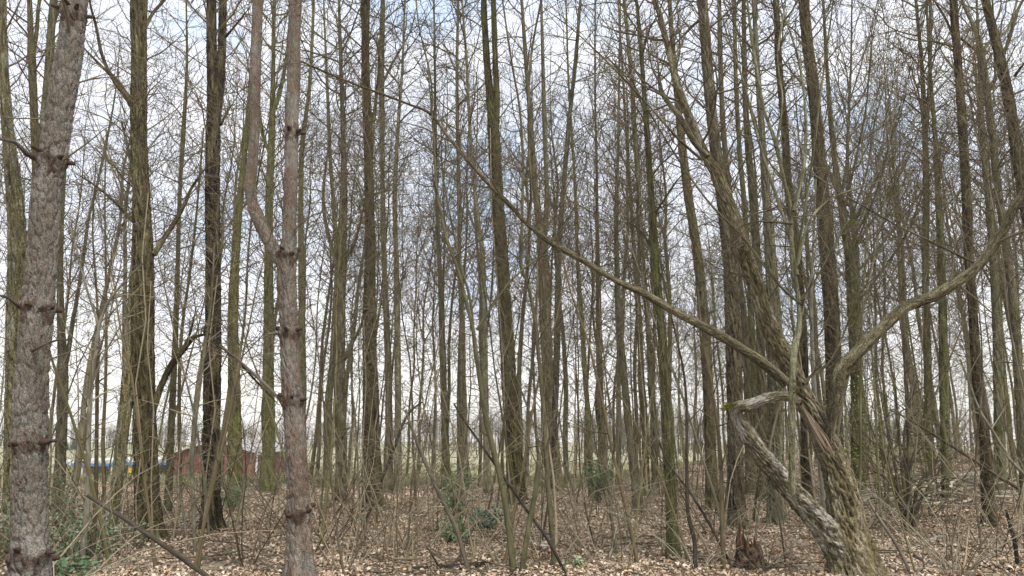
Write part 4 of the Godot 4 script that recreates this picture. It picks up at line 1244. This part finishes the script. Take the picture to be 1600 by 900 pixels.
	stick("leaning_pole", "long curved dead limb hanging over the brush pile", "pole", 12.0, [1640, 790, 8, 1600, 768, 7, 1560, 745, 7, 1530, 725, 6, 1500, 705, 6, 1460, 680, 5, 1420, 655, 4, 1390, 640, 3], Color(0.11, 0.09, 0.065), {"n": 10, "reach": 0.7})
	stick("sapling", "pale crooked sapling arching before the flat-footed dark trunk", "sapling", 11.0, [1610, 760, 6, 1580, 720, 6, 1555, 680, 5, 1530, 640, 5, 1515, 600, 4, 1500, 560, 3], PALE * 0.8, {"n": 10, "reach": 0.7, "twig": TWIGP})
	stick("sapling", "crooked thin sapling with a dark elbow on open litter", "sapling", 10.4, [966, 895, 8, 958, 830, 7, 952, 770, 6, 945, 715, 6, 950, 700, 6, 962, 690, 5, 965, 672, 4, 955, 650, 3, 948, 600, 3, 940, 520, 2], Color(0.2, 0.175, 0.12), {"n": 12, "reach": 0.7})
	# shrub of dark stems in the thicket
	rng.seed = 9
	var foot := on_ground(1420, 832)
	var sh := thing("bare_shrub", "dark many-stemmed shrub with stems fanning from one foot", "shrub", foot)
	var tw := Builder.new()
	for e in [[1352, 640, 5], [1372, 600, 6], [1395, 560, 7], [1412, 520, 7], [1428, 560, 6], [1446, 640, 5], [1470, 700, 5], [1340, 700, 5], [1500, 800, 5], [1480, 740, 4]]:
		var top := P(e[0], e[1], ground_depth(1420, 832) + rng.randf_range(-1.0, 1.0)) - foot
		var mid := top * 0.5 + Vector3(-top.x * 0.15, 0.12, 0)
		var pp := PackedVector3Array([Vector3(top.x * 0.04, -0.1, rng.randf_range(-0.1, 0.1)), mid * 0.5, mid, top * 0.78, top])
		var pr := PackedFloat32Array([0.034, 0.03, 0.024, 0.015, 0.006])
		part("stem", bark_mesh(pp, pr, 9, 0.1, "smooth", Color(0.085, 0.07, 0.05), OLIVE, rng.randf() * 50, -99.0, PackedFloat32Array(), mats.smooth), sh)
		dress(tw, pp, pr, 12, 0.3, 1.0, TWIG, 2, 0.06)
	part("crown", tw.mesh(mats.twig), sh)

func log_at(called: String, label: String, category: String, a: Vector2, b: Vector2, r0: float, r1: float, tint: Color, bend := 0.1) -> void:
	rng.seed = hash(label)
	var p := on_ground(a.x, a.y)
	var q := on_ground(b.x, b.y)
	var pts := PackedVector3Array()
	var rad := PackedFloat32Array()
	for i in 6:
		var t := i / 5.0
		var w := p.lerp(q, t) + (q - p).cross(Vector3.UP) * bend * sin(t * PI)
		w.y = gh(w.x, w.z) + lerpf(r0, r1, t) * 0.75
		pts.push_back(w - p)
		rad.push_back(lerpf(r0, r1, t))
	rad[0] *= 0.9
	var root := thing(called, label, category, p)
	part("stem", bark_mesh(pts, rad, 16, 0.06, "furrow", tint, tint * 1.3, rng.randf() * 50, -99.0, PackedFloat32Array(), mats.furrow), root)
	var cut := Builder.new()
	for e in [0, 5]:
		var dir := (pts[e] - pts[1 if e == 0 else 4]).normalized()
		cut.tube(PackedVector3Array([pts[e] - dir * 0.01, pts[e] + dir * 0.008, pts[e] + dir * 0.012]), PackedFloat32Array([rad[e] * 0.95, rad[e] * 0.9, 0.001]), 12, Color(0.34, 0.25, 0.16))
	part("broken_end", cut.mesh(mats.twig), root)
	for i in 3:
		var s := at_height(pts, rad, length_of(pts) * rng.randf_range(0.25, 0.9))
		var br := Builder.new()
		var up := Vector3(rng.randf_range(-0.6, 0.6), rng.randf_range(0.3, 0.9), rng.randf_range(-0.5, 0.5)).normalized()
		var rr: float = s[1]
		grow(br, s[0], up, rng.randf_range(0.25, 0.7), rr * 0.35, 0, 1, tint, 0.0)
		part("branch", br.mesh(mats.twig), root)

func dead_wood() -> void:
	log_at("fallen_log", "pale bleached log lying behind the slender mossy tree", "log", Vector2(1060, 776), Vector2(1192, 758), 0.08, 0.10, Color(0.36, 0.32, 0.25))
	log_at("fallen_log", "bleached log ending at the dark flat-footed trunk", "log", Vector2(1478, 752), Vector2(1612, 742), 0.12, 0.15, Color(0.44, 0.40, 0.32), 0.04)
	log_at("fallen_log", "pale peeled log at the twisted tree's foot", "log", Vector2(1395, 893), Vector2(1530, 902), 0.05, 0.04, Color(0.36, 0.27, 0.19), 0.03)
	log_at("fallen_log", "dark wet log below the grey leaning stem", "log", Vector2(640, 898), Vector2(770, 884), 0.05, 0.035, Color(0.06, 0.048, 0.038), 0.05)
	log_at("fallen_branch", "dark branch lying before the rotten stump", "branch", Vector2(1010, 882), Vector2(1060, 868), 0.03, 0.02, Color(0.13, 0.10, 0.075))
	log_at("fallen_branch", "long thin branch lying under the tall green sapling", "branch", Vector2(760, 872), Vector2(870, 862), 0.03, 0.015, Color(0.08, 0.065, 0.05), 0.06)
	log_at("fallen_branch", "dead branch across the litter before the small evergreen shrub", "branch", Vector2(880, 800), Vector2(1000, 812), 0.03, 0.018, Color(0.10, 0.08, 0.06))
	log_at("fallen_branch", "curved bleached branch in front of the brush pile", "branch", Vector2(1470, 842), Vector2(1502, 892), 0.04, 0.03, Color(0.42, 0.38, 0.30), 0.15)
	log_at("fallen_branch", "thin grey branch lying past the curved bleached one", "branch", Vector2(1520, 858), Vector2(1610, 866), 0.025, 0.02, Color(0.3, 0.26, 0.2))
	log_at("fallen_branch", "black branch half sunk near the curved bleached one", "branch", Vector2(1500, 884), Vector2(1600, 896), 0.03, 0.02, Color(0.06, 0.05, 0.04))
	log_at("fallen_branch", "grey branch beside the forked pine's foot", "branch", Vector2(510, 880), Vector2(560, 850), 0.025, 0.012, Color(0.16, 0.13, 0.1))
	log_at("fallen_log", "short pale log lying near the snapped green stub", "log", Vector2(826, 852), Vector2(856, 864), 0.05, 0.05, Color(0.42, 0.37, 0.28), 0.02)
	log_at("fallen_log", "grey log lying behind the taller evergreen shrub", "log", Vector2(630, 802), Vector2(780, 792), 0.05, 0.06, Color(0.28, 0.24, 0.17))
	log_at("fallen_branch", "brown branch lying across the wavering path of sticks by the stump", "branch", Vector2(1090, 838), Vector2(1250, 830), 0.03, 0.02, Color(0.14, 0.115, 0.085))
	# brush pile
	rng.seed = 71
	var c := on_ground(1490, 786)
	var pile := thing("brush_pile", "heap of bleached dead branches among the thicket stems", "brush pile", c)
	for i in 80:
		var b := Builder.new()
		var a := rng.randf_range(-0.9, 0.9) + (PI if rng.randf() < 0.5 else 0.0)
		var dir := Vector3(cos(a), rng.randf_range(-0.08, 0.3), sin(a)).normalized()
		var p := Vector3(rng.randfn(0.0, 1.3), rng.randf_range(0.02, 0.5), rng.randfn(0.0, 0.6))
		p.y *= exp(-p.x * p.x * 0.25)
		var l := rng.randf_range(0.6, 1.8)
		b.tube(PackedVector3Array([p - dir * l * 0.5, p - dir * l * 0.1 + rvec() * 0.06, p + dir * l * 0.25 + rvec() * 0.06, p + dir * l * 0.5]), PackedFloat32Array([0.03, 0.026, 0.018, 0.008]), 6, Color(0.46, 0.41, 0.33).lerp(Color(0.12, 0.10, 0.075), pow(rng.randf(), 1.6)))
		part("branch", b.mesh(mats.twig), pile)
	# rotten stump: ragged hollow shell
	rng.seed = 33
	var sp0 := P(1172, 906, 9.0)
	sp0.y = gh(sp0.x, sp0.z)
	var stump := thing("rotten_stump", "crumbling red-brown stump with a tall splintered side", "stump", sp0)
	part("shell", bark_mesh(PackedVector3Array([Vector3(0, -0.12, 0), Vector3(0, 0.1, 0), Vector3(0.005, 0.24, 0), Vector3(0.0, 0.31, 0.0)]), PackedFloat32Array([0.16, 0.135, 0.125, 0.115]), 40, 0.02, "rough", Color(0.075, 0.058, 0.04), Color(0.13, 0.085, 0.055), 5.0, 0.0, PackedFloat32Array(), mats.rough), stump)
	for i in 24:
		var a := rng.randf() * TAU
		var h := rng.randf_range(0.3, 0.42) + (0.17 if cos(a + 2.6) > 0.55 else 0.0)
		var r := rng.randf_range(0.06, 0.12)
		var p := Vector3(cos(a) * r, 0.15, sin(a) * r)
		var b := Builder.new()
		var w := rng.randf_range(0.008, 0.024)
		b.tube(PackedVector3Array([p, Vector3(p.x * 1.02, h * 0.75, p.z * 1.02), Vector3(p.x * 0.92 + rng.randf_range(-0.02, 0.02), h, p.z * 0.92)]), PackedFloat32Array([w, w * 0.9, 0.003]), 6, Color(0.075, 0.05, 0.035).lerp(Color(0.16, 0.085, 0.05), rng.randf()))
		part("splinter", b.mesh(mats.twig), stump)
	var core := Builder.new()
	core.tube(PackedVector3Array([Vector3(0, -0.05, 0), Vector3(0, 0.22, 0), Vector3(0.01, 0.27, 0), Vector3(0.01, 0.28, 0)]), PackedFloat32Array([0.13, 0.12, 0.09, 0.002]), 12, Color(0.10, 0.055, 0.032))
	part("core", core.mesh(mats.twig), stump)

# ------------------------------------------------------------------ green things
func evergreen(called: String, label: String, category: String, at: Vector3, wide: float, high: float, leaves: int, col: Color, size: float, seed_no: int, loose := 0.0) -> void:
	rng.seed = seed_no
	var root := thing(called, label, category, at)
	var fol := Builder.new()
	var n := 7
	for i in n:
		var a := TAU * (i + rng.randf()) / n
		var tip := Vector3(cos(a) * wide * rng.randf_range(0.25, 1.0), high * rng.randf_range(0.55, 1.0), sin(a) * wide * rng.randf_range(0.25, 1.0))
		var pts := PackedVector3Array([Vector3(cos(a) * 0.03, -0.06, sin(a) * 0.03), tip * 0.35 + Vector3(0, high * 0.08, 0), tip * 0.7 + rvec() * 0.06, tip])
		var rad := PackedFloat32Array([0.012, 0.01, 0.007, 0.003])
		var st := Builder.new()
		st.tube(pts, rad, 5, BROWN)
		part("stem", st.mesh(mats.twig), root)
		for j in leaves / n:
			var t := pow(rng.randf(), 0.6)
			var q := at_height(pts, rad, length_of(pts) * (0.15 + 0.85 * t))
			var cen: Vector3 = q[0]
			var off := rvec() * Vector3(wide, high * 0.5, wide) * (0.28 + loose)
			cen += off
			if cen.y < 0.02:
				cen.y = rng.randf_range(0.02, high * 0.4)
			var al := (off.normalized() + rvec() * 0.7 + Vector3(0, -0.1, 0)).normalized()
			var k := rng.randf_range(0.6, 1.35)
			k *= 1.35
			fol.leaf(cen, al, al.cross(rvec()).normalized(), size * rng.randf_range(0.7, 1.3), size * 0.5, Color(col.r * k, col.g * k, col.b * k))
	part("foliage", fol.mesh(mats.green), root, "stuff")

func green_things() -> void:
	var dk := Color(0.085, 0.17, 0.08)
	var teal := Color(0.12, 0.19, 0.13)
	evergreen("evergreen_shrub", "upright dark evergreen shrub, taller beside a low bluish one", "shrub", on_ground(712, 838), 0.26, 1.05, 800, dk, 0.07, 41)
	evergreen("evergreen_shrub", "low spreading bluish-green shrub beside a taller dark one", "shrub", on_ground(756, 830), 0.42, 0.36, 600, teal, 0.07, 42)
	evergreen("evergreen_shrub", "low dark green shrub under the upright evergreen", "shrub", on_ground(704, 852), 0.28, 0.34, 420, dk * 1.2, 0.065, 46)
	evergreen("evergreen_shrub", "small rounded dark evergreen shrub under the yellow-green trunk", "shrub", on_ground(936, 786), 0.42, 0.95, 800, dk, 0.08, 43)
	evergreen("evergreen_shrub", "tiny evergreen seedling beside the pale-footed sloping trunk", "shrub", on_ground(1012, 779), 0.25, 0.35, 160, dk * 1.3, 0.06, 44)
	evergreen("evergreen_shrub", "dim green shrub at the foot of the barn-side trunk", "shrub", on_ground(362, 800), 0.4, 0.65, 420, dk, 0.065, 45)
	evergreen("honeysuckle", "tangled leafy honeysuckle climbing beside the pine's foot", "honeysuckle", on_ground(108, 880), 0.42, 0.6, 560, Color(0.115, 0.155, 0.085), 0.055, 47, 0.25)
	evergreen("honeysuckle", "leafy honeysuckle wrapped round the forking trunk's foot", "honeysuckle", on_ground(92, 838), 0.3, 1.0, 500, Color(0.085, 0.125, 0.06), 0.055, 48, 0.2)
	evergreen("honeysuckle", "leafy honeysuckle trailing between the two pale saplings", "honeysuckle", on_ground(152, 868), 0.5, 0.5, 700, Color(0.14, 0.185, 0.12), 0.055, 49, 0.3)
	evergreen("honeysuckle", "leafy honeysuckle at the wood edge behind the pine", "honeysuckle", on_ground(4, 880), 0.5, 0.8, 600, Color(0.115, 0.15, 0.085), 0.055, 50, 0.25)
	evergreen("honeysuckle", "small bright leafy honeysuckle sprawling over litter", "honeysuckle", on_ground(100, 905), 0.45, 0.28, 360, Color(0.07, 0.13, 0.06), 0.07, 51, 0.2)
	evergreen("budding_shrub", "shrub breaking into fine yellow-green leaf amid thicket", "shrub", on_ground(1385, 800), 1.0, 2.6, 2100, Color(0.20, 0.24, 0.06), 0.045, 52, 0.35)
	evergreen("budding_shrub", "tall sparse shrub with yellow-green buds near mossy trunk", "shrub", on_ground(1350, 770), 1.4, 5.5, 700, Color(0.16, 0.19, 0.06), 0.055, 53, 0.3)
	evergreen("evergreen_shrub", "little green plant beside the crooked sapling's foot", "shrub", on_ground(898, 888), 0.15, 0.14, 70, dk * 1.4, 0.045, 54)
	# far conifers across the field
	for e in [[100, 16, 4.6], [118, 30, 5.6], [134, 4, 4.4]]:
		var p := P(e[0], 700, 200.0 + e[1])
		p.y = gh(p.x, p.z)
		rng.seed = 70 + e[1]
		var root := thing("conifer", "small dark conifer standing across the field beyond the shelter", "tree", p, "conifers across the field")
		var t := Builder.new()
		var h: float = e[2]
		t.tube(PackedVector3Array([Vector3(0, -0.2, 0), Vector3(0, h, 0)]), PackedFloat32Array([0.12, 0.02]), 6, DARK)
		part("trunk", t.mesh(mats.twig), root)
		var f := Builder.new()
		for i in 620:
			var y := pow(rng.randf(), 1.3)
			var a := rng.randf() * TAU
			var rr := (1.0 - y) * h * 0.3
			f.leaf(Vector3(cos(a) * rr * 0.3, 0.4 + y * (h - 0.4), sin(a) * rr * 0.3), Vector3(cos(a), -0.25, sin(a)).normalized(), Vector3(-sin(a), 0.2, cos(a)).normalized(), rr * 0.8 + 0.15, 0.35, Color(0.055, 0.09, 0.05))
		part("foliage", f.mesh(mats.green), root, "stuff")

# ------------------------------------------------------------------ across the field
func farm() -> void:
	var red := Color(0.21, 0.085, 0.068)
	var white := Color(0.55, 0.54, 0.52)
	var d := 60.0
	var left := P(268, 745, d)
	var right := P(400, 745, d)
	var g := gh(left.x, left.z) - 0.1
	var base := Vector3(left.x, g, -d)
	var w := right.x - left.x
	var eave := P(0, 706, d).y - g
	var peak := P(0, 687, d).y - g
	var deep := 11.0
	var barn := thing("barn", "small red board barn with pale roof trim across the field", "barn", base)
	var nb := 36
	for i in nb:
		var x0 := w * i / nb
		var x1 := w * (i + 1) / nb - 0.025
		var top := func(x: float) -> float: return lerpf(eave, peak, 1.0 - absf(x / w * 2.0 - 1.0))
		var b := Builder.new()
		rng.seed = 200 + i
		var k := rng.randf_range(0.75, 1.2)
		var col := Color(red.r * k, red.g * k, red.b * k)
		var dz := rng.randf_range(0.0, 0.015)
		var y0: float = top.call(x0)
		var y1: float = top.call(x1)
		b.quad(Vector3(x0, y0, dz), Vector3(x1, y1, dz), Vector3(x1, 0, dz), Vector3(x0, 0, dz), col)
		b.quad(Vector3(x1, y1, dz), Vector3(x1, y1, dz - 0.03), Vector3(x1, 0, dz - 0.03), Vector3(x1, 0, dz), col)
		b.quad(Vector3(x0, y0, dz - 0.03), Vector3(x0, y0, dz), Vector3(x0, 0, dz), Vector3(x0, 0, dz - 0.03), col)
		part("board", b.mesh(mats.paint), barn)
	var body := Builder.new()
	body.box(Vector3(0.02, 0, -deep), Vector3(w - 0.02, eave - 0.02, -0.05), red * 0.8)
	part("wall", body.mesh(mats.paint), barn)
	var gab := Builder.new()
	gab.quad(Vector3(0.02, eave - 0.03, -0.06), Vector3(w * 0.5, peak - 0.03, -0.06), Vector3(w - 0.02, eave - 0.03, -0.06), Vector3(w * 0.5, eave - 0.06, -0.06), red * 0.8)
	part("gable", gab.mesh(mats.paint), barn)
	for s in [0, 1]:
		var r := Builder.new()
		var ex := -0.35 if s == 0 else w + 0.35
		var ey := eave - 0.12
		r.quad(Vector3(ex, ey + 0.08, 0.35), Vector3(w * 0.5, peak + 0.08, 0.35), Vector3(w * 0.5, peak + 0.08, -deep - 0.3), Vector3(ex, ey + 0.08, -deep - 0.3), Color(0.30, 0.29, 0.28))
		r.quad(Vector3(ex, ey, 0.35), Vector3(w * 0.5, peak, 0.35), Vector3(w * 0.5, peak, -deep - 0.3), Vector3(ex, ey, -deep - 0.3), Color(0.30, 0.29, 0.28))
		part("roof", r.mesh(mats.paint), barn)
		var t := Builder.new()
		t.quad(Vector3(ex, ey + 0.09, 0.36), Vector3(w * 0.5, peak + 0.09, 0.36), Vector3(w * 0.5, peak - 0.10, 0.36), Vector3(ex, ey - 0.10, 0.36), white)
		t.quad(Vector3(ex, ey - 0.10, 0.36), Vector3(w * 0.5, peak - 0.10, 0.36), Vector3(w * 0.5, peak - 0.10, 0.33), Vector3(ex, ey - 0.10, 0.33), white)
		part("trim", t.mesh(mats.paint), barn)
	for x in [0.0, w]:
		var cb := Builder.new()
		cb.box(Vector3(x - 0.07, 0, 0.02), Vector3(x + 0.07, eave, 0.06), white)
		part("corner_board", cb.mesh(mats.paint), barn)
	var door := Builder.new()
	door.box(Vector3(w * 0.62, 0, 0.03), Vector3(w * 0.62 + 1.1, 1.75, 0.08), red * 0.75)
	part("door", door.mesh(mats.paint), barn)
	# long low shelter with a white top and a blue edge
	d = 62.0
	var a := P(84, 722, d)
	var b2 := P(268, 714, d)
	g = gh(a.x, a.z)
	base = Vector3(a.x, g, -d)
	w = b2.x - a.x
	var h := P(0, 716, d).y - g
	var shel := thing("shelter", "long low shelter with white top and bright blue edge", "shelter", base)
	var top2 := Builder.new()
	top2.quad(Vector3(-0.1, h - 0.12, -3.4), Vector3(w + 0.1, h + 0.15, -3.4), Vector3(w + 0.1, h, 0.1), Vector3(-0.1, h - 0.27, 0.1), white)
	top2.quad(Vector3(-0.1, h - 0.27, 0.1), Vector3(w + 0.1, h, 0.1), Vector3(w + 0.1, h - 0.32, 0.12), Vector3(-0.1, h - 0.56, 0.12), white)
	part("top", top2.mesh(mats.paint), shel)
	var blue := Builder.new()
	blue.box(Vector3(1.5, h - 0.62, 0.0), Vector3(w * 0.5, h - 0.40, 0.14), Color(0.08, 0.24, 0.50))
	blue.box(Vector3(w * 0.5 + 0.01, h - 0.52, 0.0), Vector3(w + 0.02, h - 0.30, 0.14), Color(0.08, 0.24, 0.50))
	part("edge_band", blue.mesh(mats.paint), shel)
	for i in 5:
		var post := Builder.new()
		var x := w * i / 4.0
		post.box(Vector3(x - 0.05, -0.1, -0.06), Vector3(x + 0.05, h - 0.5, 0.04), white)
		part("post", post.mesh(mats.paint), shel)
	var back := Builder.new()
	back.box(Vector3(0, 0, -3.3), Vector3(w, h - 0.3, -3.2), Color(0.42, 0.40, 0.37))
	part("back_wall", back.mesh(mats.paint), shel)
	# yellow sign on a post
	d = 48.0
	var y := P(203, 733, d)
	g = gh(y.x, y.z)
	var sign_ := thing("field_sign", "small yellow sign on a thin post in the field", "sign", Vector3(y.x, g, -d))
	var pb := Builder.new()
	pb.tube(PackedVector3Array([Vector3(0, -0.1, 0), Vector3(0, y.y - g + 0.2, 0)]), PackedFloat32Array([0.025, 0.025]), 6, Color(0.25, 0.25, 0.25))
	part("post", pb.mesh(mats.paint), sign_)
	var yb := Builder.new()
	yb.box(Vector3(-0.12, y.y - g - 0.22, 0.03), Vector3(0.12, y.y - g + 0.22, 0.05), Color(0.72, 0.48, 0.02))
	part("panel", yb.mesh(mats.paint), sign_)

func _ready() -> void:
	nz.noise_type = FastNoiseLite.TYPE_SIMPLEX_SMOOTH
	nz.frequency = 1.0
	nz.fractal_type = FastNoiseLite.FRACTAL_NONE
	nf.noise_type = FastNoiseLite.TYPE_SIMPLEX
	nf.frequency = 1.0
	nf.fractal_octaves = 3
	for n in [ncell, nval]:
		n.noise_type = FastNoiseLite.TYPE_CELLULAR
		n.frequency = 1.0
		n.fractal_type = FastNoiseLite.FRACTAL_NONE
		n.cellular_jitter = 0.9
	ncell.cellular_return_type = FastNoiseLite.RETURN_DISTANCE2_SUB
	nval.cellular_return_type = FastNoiseLite.RETURN_CELL_VALUE
	# camera
	var cam := Camera3D.new()
	cam.name = "camera"
	cam.fov = rad_to_deg(2.0 * atan(450.0 / F))
	cam.near = 0.05
	cam.far = 3000.0
	add_child(cam)
	cam.position = Vector3(0, EYE, 0)
	cam.rotation = Vector3(pitch, 0, 0)
	cam.current = true
	# sky and exposure
	var env := Environment.new()
	env.background_mode = Environment.BG_SKY
	var sky := Sky.new()
	var pan := PanoramaSkyMaterial.new()
	pan.panorama = sky_image()
	pan.energy_multiplier = 0.67
	sky.sky_material = pan
	env.sky = sky
	env.background_energy_multiplier = 1.0
	env.tonemap_mode = Environment.TONE_MAPPER_LINEAR
	env.tonemap_exposure = 2.5
	env.fog_enabled = true
	env.fog_density = 0.0004
	env.fog_light_color = Color(0.93, 0.92, 0.89)
	env.sdfgi_enabled = true
	env.ssao_enabled = true
	env.ssil_enabled = true
	var we := WorldEnvironment.new()
	we.name = "world_environment"
	we.environment = env
	add_child(we)
	# the veiled sun: high, behind the camera and to its side
	var sun := DirectionalLight3D.new()
	sun.name = "sun"
	sun.light_energy = 0.5
	sun.light_angular_distance = 16.0
	sun.light_color = Color(1.0, 0.97, 0.92)
	sun.shadow_enabled = true
	add_child(sun)
	sun.rotation_degrees = Vector3(-58, 30, 0)
	make_materials()
	make_ground()
	leaf_litter()
	field_grass()
	twisted_tree()
	traced_trees()
	traced_stems()
	place_copies()
	distant_wood()
	dead_wood()
	green_things()
	farm()
